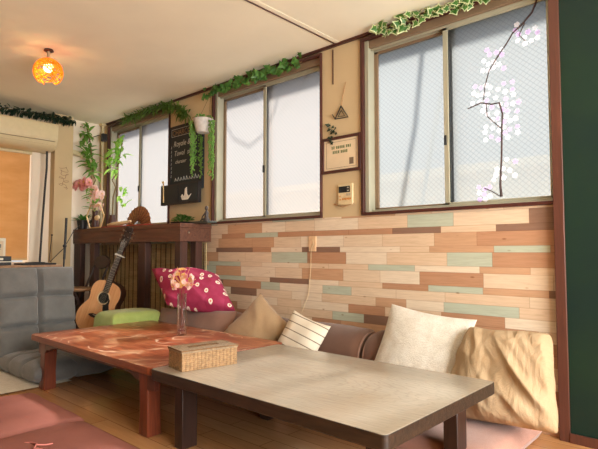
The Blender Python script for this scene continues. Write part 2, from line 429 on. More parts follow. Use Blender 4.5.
def tag(o, label, cat, group=None):
    o['label'] = label; o['category'] = cat
    if group: o['group'] = group
    return o
def thing(name, label, cat, loc, rot=(0, 0, 0), group=None):
    o = bpy.data.objects.new(name, None); col.objects.link(o); o.empty_display_size = .05
    o.location = loc; o.rotation_euler = rot
    return tag(o, label, cat, group)
def struct(o): o['kind'] = 'structure'; return o

def text_mesh(name, txt, size, mat, parent, M_, align='LEFT', ext=.0004, font_shear=0):
    cu = bpy.data.curves.new(name, 'FONT'); cu.body = txt; cu.size = size; cu.extrude = ext; cu.align_x = align; cu.shear = font_shear; cu.resolution_u = 2
    tmp = bpy.data.objects.new('tmp', cu); col.objects.link(tmp)
    dg = bpy.context.evaluated_depsgraph_get()
    me = bpy.data.meshes.new_from_object(tmp.evaluated_get(dg))
    bpy.data.objects.remove(tmp)
    me.transform(M_); me.materials.clear(); me.materials.append(mat); me.name = name
    o = bpy.data.objects.new(name, me); col.objects.link(o); o.parent = parent
    return o

# soft cushion: local XY plane, thickness in Z
def cushion_mb(sx, sy, t, n=36, k=.05, ex=4, pw=.5, wr=.006, wsc=6, seed=0, us=(), vs_=(), groove=.5, gw=.06, edge=.0, ridged=False, corner=0., wdir=None):
    mb = MB(); off = Vector((seed*7.3, seed*3.1, 0))
    idx = {}
    V = []
    for side in (1, -1):
        for i in range(n+1):
            for j in range(n+1):
                u = -1+2*i/n; v = -1+2*j/n
                u = math.sin(u*PI/2)*.35+u*.65; v = math.sin(v*PI/2)*.35+v*.65
                bd = i in (0, n) or j in (0, n)
                if side == -1 and bd: idx[(-1, i, j)] = idx[(1, i, j)]; continue
                x = sx*u*(1-k*(1-v*v)*abs(u)); y = sy*v*(1-k*(1-u*u)*abs(v))
                if corner:
                    q = (abs(u)**6*abs(v)**6); x *= 1-corner*q; y *= 1-corner*q
                h = (max(0, 1-abs(u)**ex)*max(0, 1-abs(v)**ex))**pw
                gr = 1
                for a in us: gr *= 1-groove*math.exp(-((u-a)/gw)**2)
                for a in vs_: gr *= 1-groove*math.exp(-((v-a)/gw)**2)
                q = Vector((x*wsc, y*wsc, side*3))+off
                if wdir: q = Vector((x*wsc*wdir[0]+y*wsc*wdir[1], (-x*wdir[1]+y*wdir[0])*wsc*.35, side*3))+off
                w = noise.noise(q)
                if ridged: w = (1-abs(noise.noise(q))*2.2)+.5*noise.noise(q*2.3)
                w2 = noise.noise(q*2.7)*.4
                z = side*(t*h*gr+edge*gr)+side*(w+w2)*wr*min(1, h*2.5)
                V.append((x+noise.noise(q*.5+Vector((9, 0, 0)))*wr, y+noise.noise(q*.5+Vector((0, 9, 0)))*wr, z if not bd else w*wr*.6))
                idx[(side, i, j)] = len(V)-1
    F = []
    for side in (1, -1):
        for i in range(n):
            for j in range(n):
                f = [idx[(side, i, j)], idx[(side, i+1, j)], idx[(side, i+1, j+1)], idx[(side, i, j+1)]]
                F.append(f if side == 1 else f[::-1])
    mb.add(V, F); return mb
def cushion(name, mat, loc, rot, label=None, cat=None, group=None, parent=None, **kw):
    mb = cushion_mb(**kw)
    o = mb.build(name, mat, parent, smooth=True, keep=True)
    me = o.data
    o.location = loc; o.rotation_euler = rot
    if label: tag(o, label, cat, group)
    return o

# ---------------------------------------------------------------- room
W = 2.79; HC = 2.40; XL = -5.61; XR = 1.5; YR = -2.6; SILL = 1.17; HEAD = 2.375
wins = [(-5.485, -4.235), (-3.565, -2.30), (-1.955, -.75)]
struct(MB().box((XL-.2, YR-.1, -.1), (XR+.1, W+.12, 0)).build('floor', M['floor'], keep=True))
struct(MB().box((XL-.2, YR-.1, HC), (XR+.1, W+.12, HC+.1)).build('ceiling', M['ceiling'], keep=True))
mb = MB()
mb.box((XL-.2, W, 0), (-.735, W+.12, SILL), 1)
mb.box((XL-.2, W, HEAD), (-.735, W+.12, HC))
xs = [XL-.2, wins[0][0], wins[0][1], wins[1][0], wins[1][1], wins[2][0]]
for a, b in ((xs[0], xs[1]), (xs[2], xs[3]), (xs[4], xs[5])): mb.box((a, W, SILL), (b, W+.12, HEAD))
struct(mb.build('wall_back', [M['cream'], M['planks']], keep=True))
struct(MB().box((-.715, W-.035, 0), (XR+.1, W+.12, HC)).build('wall_back_green', M['green_wall'], keep=True)).name = 'wall_green'
struct(MB().box((-.757, W-.045, 0), (-.708, W+.12, HC)).build('trim_1', M['post'], bevel=.003, keep=True))
struct(MB().box((-.708, W-.05, 0), (XR, W-.036, .045)).build('baseboard_back', M['post'], bevel=.002, keep=True))
# left wall with the curtained opening
mb = MB()
OY0, OY1, OZ0, OZ1 = 1.0, 2.0, .82, 1.97
mb.box((XL-.15, YR, 0), (XL, OY0, HC)); mb.box((XL-.15, OY1, 0), (XL, W, HC))
mb.box((XL-.15, OY0, 0), (XL, OY1, OZ0)); mb.box((XL-.15, OY0, OZ1), (XL, OY1, HC))
struct(mb.build('wall_left', M['pale'], keep=True))
struct(MB().box((XL, 2.2, 0), (-5.5, 2.39, HC)).build('trim_2', M['cream'], keep=True))
# right wall with a wide opening, rear wall
mb = MB()
OA = -.1
mb.box((XR, YR, 0), (XR+.1, OA, HC)); mb.box((XR, OA+2.5, 0), (XR+.1, W, HC)); mb.box((XR, OA, 2.15), (XR+.1, OA+2.5, HC))
mb.box((XR, OA, 0), (XR+.1, OA+2.5, .1))
struct(mb.build('wall_right', M['cream'], keep=True))
struct(MB().box((XL-.2, YR-.1, 0), (XR+.1, YR, HC)).build('wall_front', wood('low_bounce_dark_wood', c8(58, 40, 30), c8(84, 58, 42), (6, 1, 1)), keep=True))  # unseen rear wall, coloured dark to cut bounce light onto camera-facing sides
# ceiling trims
struct(MB().box((XL, W-.022, HC-.014), (-.757, W, HC-.001)).build('trim_3', M['dark_trim'], keep=True))
struct(MB().box((XL, W-.03, HC-.006), (-.757, W-.022, HC-.001)).build('trim_4', M['post'], keep=True))
struct(MB().box((-2.170, YR, HC-.004), (-2.160, W-.022, HC-.001)).box((-2.152, YR, HC-.003), (-2.12, W-.022, HC-.001), 1).build('trim_5', [M['dark_trim'], M['ceiling']], keep=True))

# windows
def window(n, x0, x1, pane_mat):
    root = MB()
    f = .022
    y0, y1 = W-.018, W+.12
    root.box((x0, y0, SILL), (x1, y1, SILL+.02)); root.box((x0, y0, HEAD-.02), (x1, y1, HEAD))
    root.box((x0, y0, SILL+.02), (x0+f, y1, HEAD-.02)); root.box((x1-f*.6, y0, SILL+.02), (x1, y1, HEAD-.02))
    r = root.build('window_%d' % n, M['dark_trim'], keep=True, bevel=.002); struct(r)
    a0, a1 = x0+f, x1-f*.6; z0, z1 = SILL+.02, HEAD-.02
    m = MB()
    m.box((a0, W+.004, z0), (a0+.03, W+.11, z1)); m.box((a1-.006, W+.06, z0), (a1, W+.11, z1))
    m.box((a0+.03, W+.02, z0), (a1-.012, W+.11, z0+.006))
    for yy in (W+.035, W+.07): m.box((a0+.03, yy, z0+.006), (a1-.012, yy+.004, z0+.018)); m.box((a0+.03, yy, z1-.065), (a1-.012, yy+.004, z1-.05))
    m.build('window_frame', M['alu'], r, bevel=.0015)
    MB().box((a0+.03, W+.01, z1-.05), (a1-.006, W+.11, z1)).build('header', M['bronze'], r, bevel=.0015)
    mid = (a0+a1)/2-.005
    for k, (s0, s1, yy) in enumerate(((a0+.03, mid+.03, W+.075), (mid-.028, a1-.012, W+.04))):
        m = MB(); t = .03; h = .022; zz0, zz1 = z0+.012, z1-.045
        m.box((s0, yy, zz0), (s0+t, yy+h, zz1)); m.box((s1-t*(1 if k == 0 else .5), yy, zz0), (s1, yy+h, zz1))
        m.box((s0, yy, zz0), (s1, yy+h, zz0+.02)); m.box((s0, yy, zz1-.035), (s1, yy+h, zz1))
        so = m.build('sash', M['bronze'] if k == 0 else M['alu'], r, bevel=.0015)
        g = MB().box((s0+t*.5, yy+.009, zz0+.015), (s1-t*.3, yy+.013, zz1-.03)).build('pane', pane_mat, so)
        if k == 1:
            MB().box((s0+.004, yy-.012, SILL+.40), (s0+.018, yy, SILL+.46)).build('latch', M['black'], so, bevel=.002)
    return r
window(1, *wins[0], M['pane_diag'])
window(2, *wins[1], M['pane_diag'])
window(3, *wins[2], M['pane_cross'])

# right-hand wide glazed opening (behind the camera)
r = struct(MB().box((XR-.01, OA, .1), (XR+.06, OA+.04, 2.15)).box((XR-.01, OA+2.46, .1), (XR+.06, OA+2.5, 2.15)).box((XR-.01, OA+.04, 2.11), (XR+.06, OA+2.46, 2.15)).box((XR-.01, OA+.04, .1), (XR+.06, OA+2.46, .14)).box((XR, OA+1.23, .14), (XR+.05, OA+1.27, 2.11)).build('window_4', M['dark_trim'], keep=True))

# outside: eave, drain pipe, sagging cable and the neighbour's wall, seen dimly through the glass
eave = tag(MB().box((-6.2, W+.14, 2.43), (-.3, W+.30, 2.45)).build('window_eave', plain('eave_metal', c8(120, 130, 190), .6)), 'narrow blue-grey metal eave over the windows outside', 'eave')
nb = tag(MB().box((-7.5, 6.0, 0), (1.2, 6.2, 1.9)).box((-7.5, 5.95, 1.9), (1.2, 6.25, 2.0)).build('neighbour_wall', plain('beige_render', c8(206, 186, 150), .9, .06, 2)), 'beige rendered boundary wall outside behind the frosted windows', 'wall')
struct(MB().box((-9, W+.3, -.2), (3, 8, -.05)).build('ground', plain('concrete_ground', c8(150, 146, 138), .9), keep=True))
tag(MB().tube([(-1.50, 3.2, 2.6), (-1.56, 3.2, 2.1), (-1.75, 3.2, 1.2), (-1.86, 3.2, .6)], .016, 10).build('drain_hose', plain('grey_hose', c8(120, 116, 104), .7), smooth=True), 'slanting grey hose outside the left pane of the widest window', 'hose')
tag(MB().tube([(-3.5, 3.2, 2.5), (-3.35, 3.2, 2.28), (-3.15, 3.2, 2.18), (-2.95, 3.2, 2.26), (-2.8, 3.2, 2.45), (-2.75, 3.2, 2.6)], .007, 8).build('outdoor_cable', M['black'], smooth=True), 'thin cable sagging outside behind the middle window glass', 'cable')

# ---------------------------------------------------------------- counter
CX0, CX1, CY0 = -5.605, -3.57, 2.457
ct = thing('bar_counter', 'dark brown wooden bar counter along the window wall with bamboo screening below', 'counter', (-4.6, 2.6, 0))
wb = WB(ct)
MB().box((CX0, CY0, 1.13), (CX1, W-.002, SILL)).build('countertop', M['counter'], ct, M_=wb, bevel=.004)
MB().box((CX0, CY0+.004, 1.015), (CX1-.004, CY0+.04, 1.13)).box((CX1-.044, CY0+.04, 1.015), (CX1-.004, W-.005, 1.13)).build('apron', M['counter'], ct, M_=wb, bevel=.002)
for a, b, y0, y1 in ((-5.59, -5.45, 2.47, 2.53), (-5.22, -5.12, 2.47, 2.53), (-4.25, -4.13, 2.47, 2.53), (-3.665, -3.585, 2.47, 2.545), (-3.665, -3.585, 2.63, 2.70)):
    MB().box((a, y0, 0), (b, y1, 1.015)).build('leg', M['counter_leg'], ct, M_=wb, bevel=.003)
MB().tube([(CX1-.002, 2.545, 1.09), (CX1+.004, 2.545, 1.09)], .008, 10).build('bolt', M['brass'], ct, M_=wb)
bl = thing('bamboo_blind', 'bamboo reed blind hung flat below the bar counter', 'blind', (-4.6, 2.74, .1))
wb = WB(bl); m = MB()
z = .05
while z < 1.0:
    m.tube([(-5.58, 2.755, z), (-3.6, 2.755, z)], .0055, 6); z += .0125
m.build('slats', M['blind_rod'], bl, M_=wb)
m = MB(); x = -5.5
while x < -3.6:
    m.box((x, 2.745, .05), (x+.006, 2.749, 1.0)); x += .085
m.build('threads', M['thread'], bl, M_=wb)

# ---------------------------------------------------------------- tables
TZ = .36
def irregular_slab(x0, x1, y0, y1, z0, z1, amp, seed, rc=.02, nx=24):
    pts = []
    def jit(t): return noise.noise(Vector((t*3, seed, 0)))*amp
    def arc(cx, cy, a0):
        return [(cx+rc*math.cos(a0+PI/2*i/5), cy+rc*math.sin(a0+PI/2*i/5)) for i in range(6)]
    pts += arc(x0+rc, y0+rc, PI)
    pts += [(x0+rc+(x1-x0-2*rc)*i/nx, y0+jit(i)) for i in range(1, nx)]
    pts += arc(x1-rc, y0+rc, -PI/2)
    pts += [(x1+jit(i+50), y0+rc+(y1-y0-2*rc)*i/12) for i in range(1, 12)]
    pts += arc(x1-rc, y1-rc, 0)
    pts += [(x1-rc-(x1-x0-2*rc)*i/nx, y1+jit(i+90)) for i in range(1, nx)]
    pts += arc(x0+rc, y1-rc, PI/2)
    pts += [(x0, y1-rc-(y1-y0-2*rc)*i/12) for i in range(1, 12)]
    n = len(pts)
    cx = sum(p[0] for p in pts)/n; cy = sum(p[1] for p in pts)/n
    def ring(inset, z):
        return [(cx+(x-cx)*(1-inset/abs(x1-x0)*2), cy+(y-cy)*(1-inset/abs(y1-y0)*2), z) for x, y in pts]
    e = .004
    rings = [ring(e*1.5, z0), ring(0, z0+e*1.5), ring(0, z1-e), ring(e*.4, z1-e*.25), ring(e, z1)]
    mb = MB(); vs = [v for r_ in rings for v in r_]; fs = []; mi = []
    for k in range(len(rings)-1):
        for i in range(n): fs.append((k*n+i, k*n+(i+1) % n, (k+1)*n+(i+1) % n, (k+1)*n+i)); mi.append(1 if k < 3 else 0)
    fs.append(tuple(range(n))[::-1]); mi.append(1)
    fs.append(tuple((len(rings)-1)*n+i for i in range(n))); mi.append(0)
    mb.v = [Vector(v) for v in vs]; mb.f = [list(f) for f in fs]; mb.mi = mi
    return mb
nt = thing('low_table', 'pale weathered-top low table with dark edges and square dark legs, nearest the camera', 'table', (-1.545, 1.80, 0))
wb = WB(nt)
irregular_slab(-2.215, -.872, 1.362, 2.248, TZ-.055, TZ, .004, 3).build('tabletop', [M['oaktop'], M['oakedge']], nt, M_=wb)
for x in (-2.09, -.99):
    for y in (1.42, 1.98): MB().box((x, y, 0), (x+.062, y+.088, TZ-.055)).build('leg', M['nearleg'], nt, M_=wb, bevel=.003)
MB().box((-2.06, 1.50, TZ-.095), (-2.03, 1.985, TZ-.055)).build('cross_rail', M['nearleg'], nt, M_=wb)
MB().box((-.975, 1.50, TZ-.095), (-.945, 1.985, TZ-.055)).build('cross_rail', M['nearleg'], nt, M_=wb)
rt = thing('low_table', 'worn reddish low table with carved pale lines on its top, left of the pale table', 'table', (-2.98, 1.83, 0))
wb = WB(rt)
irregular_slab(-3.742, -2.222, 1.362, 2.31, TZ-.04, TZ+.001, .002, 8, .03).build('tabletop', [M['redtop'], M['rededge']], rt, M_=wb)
def redleg(x, y, dx):
    m = MB(); w = .042
    sect = [(0, w*1.0, 0), (.12, w*.92, 0), (.26, w*.96, 0), (TZ-.04, w*1.02, 0)]
    vs = []; fs = []
    for z, h, _ in sect:
        o = dx*(1-z/TZ)*.02
        vs += [(x-h+o, y-h, z), (x+h+o, y-h, z), (x+h+o, y+h, z), (x-h+o, y+h, z)]
    for k in range(3):
        for i in range(4): fs.append((k*4+i, k*4+(i+1) % 4, k*4+4+(i+1) % 4, k*4+4+i))
    fs += [(3, 2, 1, 0), (12, 13, 14, 15)]
    return m.add(vs, fs)
for x, dx in ((-3.60, -.5), (-2.335, .5)):
    for y in (1.435, 2.23): redleg(x, y, dx).build('leg', M['redleg'], rt, M_=wb, bevel=.006)
def bracket(x, dirx, y):
    # shaped apron bracket between leg and top
    pr = [(0, .32), (.30, .32), (.30, .30), (.22, .292), (.17, .27), (.13, .272), (.105, .25), (.06, .238), (.0, .238)]
    m = MB(); n = len(pr)
    vs = [(x+dirx*a, y, z) for a, z in pr]+[(x+dirx*a, y+.028, z) for a, z in pr]
    fs = [tuple(range(n)), tuple(range(n, 2*n))[::-1]]+[(i, (i+1) % n, n+(i+1) % n, n+i) for i in range(n)]
    return m.add(vs, fs)
m = MB()
for y in (1.395, 2.245):
    for b in (bracket(-3.67, 1, y), bracket(-2.232, -1, y)):
        m.add(b.v, b.f)
    m.box((-3.66, y+.004, .295), (-2.24, y+.022, .32))
for x in (-3.68, -2.25):
    m.box((x, 1.42, .27), (x+.02, 2.25, .32))
m.build('apron', M['redapron'], rt, M_=wb, bevel=.002)

# tissue box
tb = thing('tissue_box', 'woven rattan tissue box standing on the pale low table', 'tissue box', (-2.036, 1.421, TZ), (0, 0, R(79.5)))
L_, D_, H_ = .30, .155, .098
def weave_side(mb, length, h, fn):
    nc = int(length/.019); nr = 9
    cw = length/nc; rh = h/nr
    for r_ in range(nr):
        for c_ in range(nc):
            o = .0028 if (r_+c_) % 2 else .0008
            a = c_*cw+.0008; b = (c_+1)*cw-.0008; z0 = r_*rh+.0008; z1 = (r_+1)*rh-.0006
            p = [fn(a, z0, 0), fn(b, z0, 0), fn(b, z1, 0), fn(a, z1, 0), fn((a*.75+b*.25), z0, o), fn((a*.25+b*.75), z0, o), fn((a*.25+b*.75), z1, o), fn((a*.75+b*.25), z1, o)]
            mb.add(p, [(4, 5, 6, 7), (0, 4, 7, 3), (1, 2, 6, 5), (0, 1, 5, 4), (3, 7, 6, 2)])
mb = MB()
weave_side(mb, L_, H_-.014, lambda a, z, o: (a, -o, z)); weave_side(mb, L_, H_-.014, lambda a, z, o: (a, D_+o, z))
weave_side(mb, D_, H_-.014, lambda a, z, o: (-o, a, z)); weave_side(mb, D_, H_-.014, lambda a, z, o: (L_+o, a, z))
bd = mb.build('woven_body', M['wicker'], tb)
bd.data.transform(Matrix.Identity(4))
MB().box((.001, .001, 0), (L_-.001, D_-.001, H_-.014)).build('inner_box', M['wicker_dark'], tb)
mb = MB(); e = .004
sl0, sl1, s20, s21 = .07, L_-.07, D_/2-.014, D_/2+.014
for a, b in (((-e, -e), (L_+e, s20)), ((-e, s21), (L_+e, D_+e)), ((-e, s20), (sl0, s21)), ((sl1, s20), (L_+e, s21))):
    mb.box((a[0], a[1], H_-.014), (b[0], b[1], H_))
lid = mb.build('lid', M['wicker_lid'], tb, bevel=.0015)
mb = MB()
mb.tube([(sl0, s20, H_), (sl1, s20, H_), (sl1, s21, H_), (sl0, s21, H_), (sl0, s20, H_)], .0025, 6)
mb.tube([(-e, -e, H_-.002), (L_+e, -e, H_-.002), (L_+e, D_+e, H_-.002), (-e, D_+e, H_-.002), (-e, -e, H_-.002)], .003, 6)
mb.build('braided_rim', M['wicker_dark'], lid)

# bud vase with flowers on the red table
vs_ = thing('flower_vase', 'slim clear glass vase holding a small ball of pink and yellow flowers', 'vase', (-2.93, 2.04, TZ+.001))
MB().lathe([(.0, 0), (.030, 0), (.031, .004), (.031, .275), (.0325, .28), (.029, .28), (.028, .03), (.0, .026)], 32).build('glass', M['glass'], vs_, smooth=True)
mb = MB()
for k in range(5):
    a = k*1.26; mb.tube([(.012*math.cos(a), .012*math.sin(a), .05), (-.006*math.cos(a), .006*math.sin(a), .2), (.02*math.cos(a), .02*math.sin(a), .32)], .0018, 5)
mb.build('stems', plain('rosy_stem', c8(130, 70, 50), .7), vs_)
def flower(mb, c, r, nrm, npet, mi, cmi, rr=rnd):
    nrm = Vector(nrm).normalized(); q = nrm.to_track_quat('Z', 'Y').to_matrix().to_4x4()
    T_ = Matrix.Translation(c) @ q @ Matrix.Rotation(rr.random()*6, 4, 'Z')
    for k in range(npet):
        a = 2*PI*k/npet; A = T_ @ Matrix.Rotation(a, 4, 'Z')
        w = r*.9*math.sin(PI/npet)*1.1
        mb.add([(0, 0, 0), (r*.45, -w, r*.18), (r*.85, -w*.8, r*.3), (r, 0, r*.22), (r*.85, w*.8, r*.3), (r*.45, w, r*.18), (r*.5, 0, r*.05)],
               [(0, 1, 6), (1, 2, 6), (2, 3, 6), (3, 4, 6), (4, 5, 6), (5, 0, 6)], mi, A)
    mb.ball((T_ @ Vector((0, 0, r*.12))), r*.2, cmi, 4)
mb = MB()
for k in range(46):
    a = rnd.random()*2*PI; b = math.acos(rnd.uniform(-.55, 1)); d = Vector((math.sin(b)*math.cos(a), math.sin(b)*math.sin(a), math.cos(b)))
    flower(mb, Vector((0, 0, .365))+Vector((d.x*.068, d.y*.068, d.z*.085)), rnd.uniform(.014, .026), d, 6, rnd.choice([0, 1, 1, 2]), 2)
for k in range(26):
    a = rnd.random()*2*PI; b = math.acos(rnd.uniform(-.2, 1)); d = Vector((math.sin(b)*math.cos(a), math.sin(b)*math.sin(a), math.cos(b)))
    mb.tube([Vector((0, 0, .33)), Vector((0, 0, .365))+Vector((d.x*.1, d.y*.1, d.z*.115))], .0012, 4, 2)
mb.build('blossoms', [M['pinkpetal'], M['palepetal'], M['yellowpetal']], vs_)

# ---------------------------------------------------------------- seating
def mattress(x0, x1, y0, y1, t, seed, label, matname='mattress'):
    cx, cy = (x0+x1)/2, (y0+y1)/2
    o = cushion('floor_mattress', M[matname], (cx, cy, t/2), (0, 0, 0), label, 'mattress', sx=(x1-x0)/2, sy=(y1-y0)/2, t=t/2-.012, n=30, k=.01, ex=10, pw=.4, wr=.003, wsc=4, seed=seed, edge=.012, corner=.06)
    return o
mattress(-1.93, -.80, 2.03, 2.78, .125, 1, 'dusty pink seat mattress on the floor at the right end below the tan linen pillow')
mattress(-3.50, -1.95, 2.03, 2.44, .11, 2, 'dusty pink seat mattress on the floor behind the two low tables')
def bolster(x0, x1, mat, label, seed, r=.165, yc=2.615, z=.125):
    b = thing('sofa_bolster', label, 'bolster', ((x0+x1)/2, yc, z), group=None)
    h = (x1-x0)/2; m = MB(); prof = []
    n = 28; rows = []
    for i in range(25):
        u = -1+2*i/24
        rr = r*(1-max(0, abs(u)-.94)*2.2)
        rows.append((u*h, rr))
    vs = []; fs = []
    for i, (x, rr) in enumerate(rows):
        for k in range(n):
            a = 2*PI*k/n; w = noise.noise(Vector((x*5+seed, math.cos(a)*1.5, math.sin(a)*1.5)))*.009
            vs.append((x, (rr+w)*math.cos(a)*1.0, r+(rr+w)*math.sin(a)))
    for i in range(len(rows)-1):
        for k in range(n): fs.append((i*n+k, i*n+(k+1) % n, (i+1)*n+(k+1) % n, (i+1)*n+k))
    fs.append(tuple(range(n))[::-1]); fs.append(tuple((len(rows)-1)*n+k for k in range(n)))
    m.add(vs, fs).build('cover', mat, b, smooth=True)
    for sx in (-1, 1):
        rr = r*(.87)
        MB().tube([(sx*h*.995, rr*math.cos(2*PI*k/24), r+rr*math.sin(2*PI*k/24)) for k in range(25)], .006, 6).build('piping', M['brown_fab'], b, smooth=True)
    return b
bolster(-3.54, -2.70, M['brown_fab'], 'light brown sofa bolster by the wall, under the maroon flowered cushion', 1)
bolster(-2.685, -1.77, M['dkbrown_fab'], 'dark brown sofa bolster by the wall, behind the striped pillow', 3)
bolster(-1.74, -.82, M['dkbrown_fab'], 'dark brown sofa bolster at the right end, mostly hidden behind the white pillow', 5)

# pillows
tp = cushion('pillow', M['linen'], (-.91, 2.42, .35), (R(66), R(-2), R(-6)), 'large wrinkled tan linen pillow at the right end, touching the brown post', 'pillow',
        sx=.245, sy=.215, t=.09, n=110, k=.0, ex=3.4, pw=.5, wr=.024, wsc=9, seed=4, ridged=True, wdir=(.80, .60), corner=.035)
for v_ in tp.data.vertices: v_.co.x *= 1-.6*v_.co.y
cushion('pillow', M['white_fab'], (-1.38, 2.49, .375), (R(64), R(5), R(-2)), 'cream white nubby pillow between the striped pillow and the tan linen pillow', 'pillow',
        sx=.265, sy=.25, t=.085, n=48, k=.07, ex=3, pw=.6, wr=.007, wsc=7, seed=2)
cushion('pillow', M['stripe'], (-2.175, 2.40, .355), (R(62), R(12), R(-6)), 'small white pillow with thin dark stripes behind the pale table', 'pillow',
        sx=.175, sy=.175, t=.06, n=36, k=.08, ex=3, pw=.6, wr=.005, wsc=9, seed=6)
cushion('pillow', M['tan2'], (-2.60, 2.43, .375), (R(62), R(33), R(-2)), 'plain taupe pillow tipped on its corner, left of the striped pillow', 'pillow',
        sx=.20, sy=.20, t=.075, n=40, k=.05, ex=3, pw=.6, wr=.009, wsc=8, seed=9, ridged=True, wdir=(.5, .8))
cushion('cushion', M['maroon'], (-3.31, 2.395, .63), (R(48), R(5), R(30)), 'big maroon cushion printed with small white flowers, propped by the counter end', 'cushion',
        sx=.295, sy=.165, t=.115, n=70, k=.03, ex=3, pw=.6, wr=.026, wsc=7, seed=12, ridged=True, wdir=(.4, .9), corner=.02).data.transform(Matrix(((1, -.8, 0, 0), (0, 1, 0, 0), (0, 0, 1, 0), (0, 0, 0, 1))))
cushion('cushion', M['brown_fab'], (-3.33, 2.40, .32), (R(68), R(-3), R(0)), 'brown backrest cushion behind the red table, under the maroon cushion', 'cushion',
        sx=.50, sy=.16, t=.055, n=36, k=.03, ex=4, pw=.5, wr=.007, wsc=6, seed=15)

# mauve floor cushions
def zab(name_label, x0, x1, y0, y1, z, seed, cord=None):
    t = thing('floor_cushion', name_label, 'floor cushion', ((x0+x1)/2, (y0+y1)/2, 0), group=None)
    m = cushion_mb((x1-x0)/2, (y1-y0)/2, z/2-.008, n=40, k=.025, ex=5, pw=.55, wr=.004, wsc=6, seed=seed, edge=.008)
    m.build('cover', M['zabuton'], t, smooth=True, M_=Matrix.Translation((0, 0, z/2)))
    if cord:
        cx, cy = cord; zz = z-.002
        m = MB().tube([(cx-.09, cy-.02, zz), (cx-.05, cy, zz+.006), (cx-.01, cy+.004, zz+.009), (cx, cy, zz+.014), (cx+.03, cy-.02, zz+.008), (cx+.06, cy+.0, zz+.006), (cx+.10, cy-.01, zz)], .0035, 6)
        m.tube([(cx, cy, zz+.01), (cx+.02, cy+.03, zz+.006), (cx+.015, cy+.06, zz+.002)], .003, 6)
        m.build('tie_cord', M['pink_cord'], t, smooth=True)
    return t
zab('mauve floor cushion at the left edge of the picture, beside the grey chair', -3.33, -2.63, .55, 1.24, .10, 21)
zab('mauve floor cushion with a pink tie cord, closest to the camera at the bottom edge', -2.61, -1.90, .50, 1.215, .10, 24, (.0-.05, .02))
bpy.context.view_layer.update()
# grey legless floor chair
fc = thing('floor_chair', 'grey tufted legless floor chair beside the red table', 'chair', (-4.0, 1.64, 0))
wb = WB(fc)
m = cushion_mb(.38, .305, .065, n=48, k=.01, ex=6, pw=.5, wr=.004, wsc=8, seed=31, us=(-.33, .33), vs_=(0,), groove=.42, gw=.05, edge=.018)
m.build('seat', M['grey'], fc, smooth=True, M_=wb @ Matrix.Translation((-3.985, 1.65, .088)) @ Matrix.Rotation(R(-1.5), 4, 'Y'))
m = cushion_mb(.345, .30, .06, n=54, k=.006, ex=7, pw=.5, wr=.004, wsc=8, seed=33, us=(-.36, .32), vs_=(0,), groove=.75, gw=.05, edge=.02)
# local x up, local z toward +X
Mx = Matrix(((0, 0, 1), (0, 1, 0), (1, 0, 0))).transposed().to_4x4()
m.build('backrest', M['grey'], fc, smooth=True, M_=wb @ Matrix.Translation((-4.385, 1.645, .455)) @ Matrix.Rotation(R(-9), 4, 'Y') @ Mx)
m = MB()
m.tube([(-4.36, 1.345, .79), (-4.37, 1.5, .795), (-4.37, 1.8, .795), (-4.36, 1.945, .79)], .006, 6)
m.build('piping', M['grey'], fc, M_=wb @ Matrix.Translation((-.065, 0, 0)), smooth=True)
# rug
tag(cushion_mb(.62, .62, .007, n=30, k=0, ex=8, pw=.5, wr=.002, wsc=30, seed=40, edge=.004).build('rug', M['rug'], keep=True, smooth=True), 'cream shaggy rug on the floor under the grey floor chair', 'rug')
bpy.data.objects['rug'].location = (-4.27, 1.0, .011)

# green covered stool-block behind the red table
gb = cushion_mb(.165, .235, .11, n=36, k=.0, ex=8, pw=.35, wr=.008, wsc=6, seed=44, edge=.11)
g = gb.build('ottoman', M['green_cloth'], keep=True, smooth=True)
g.location = (-3.925, 2.205, .222); g.rotation_euler = (0, 0, 0)
tag(g, 'low ottoman covered in light green cloth behind the red table', 'ottoman')

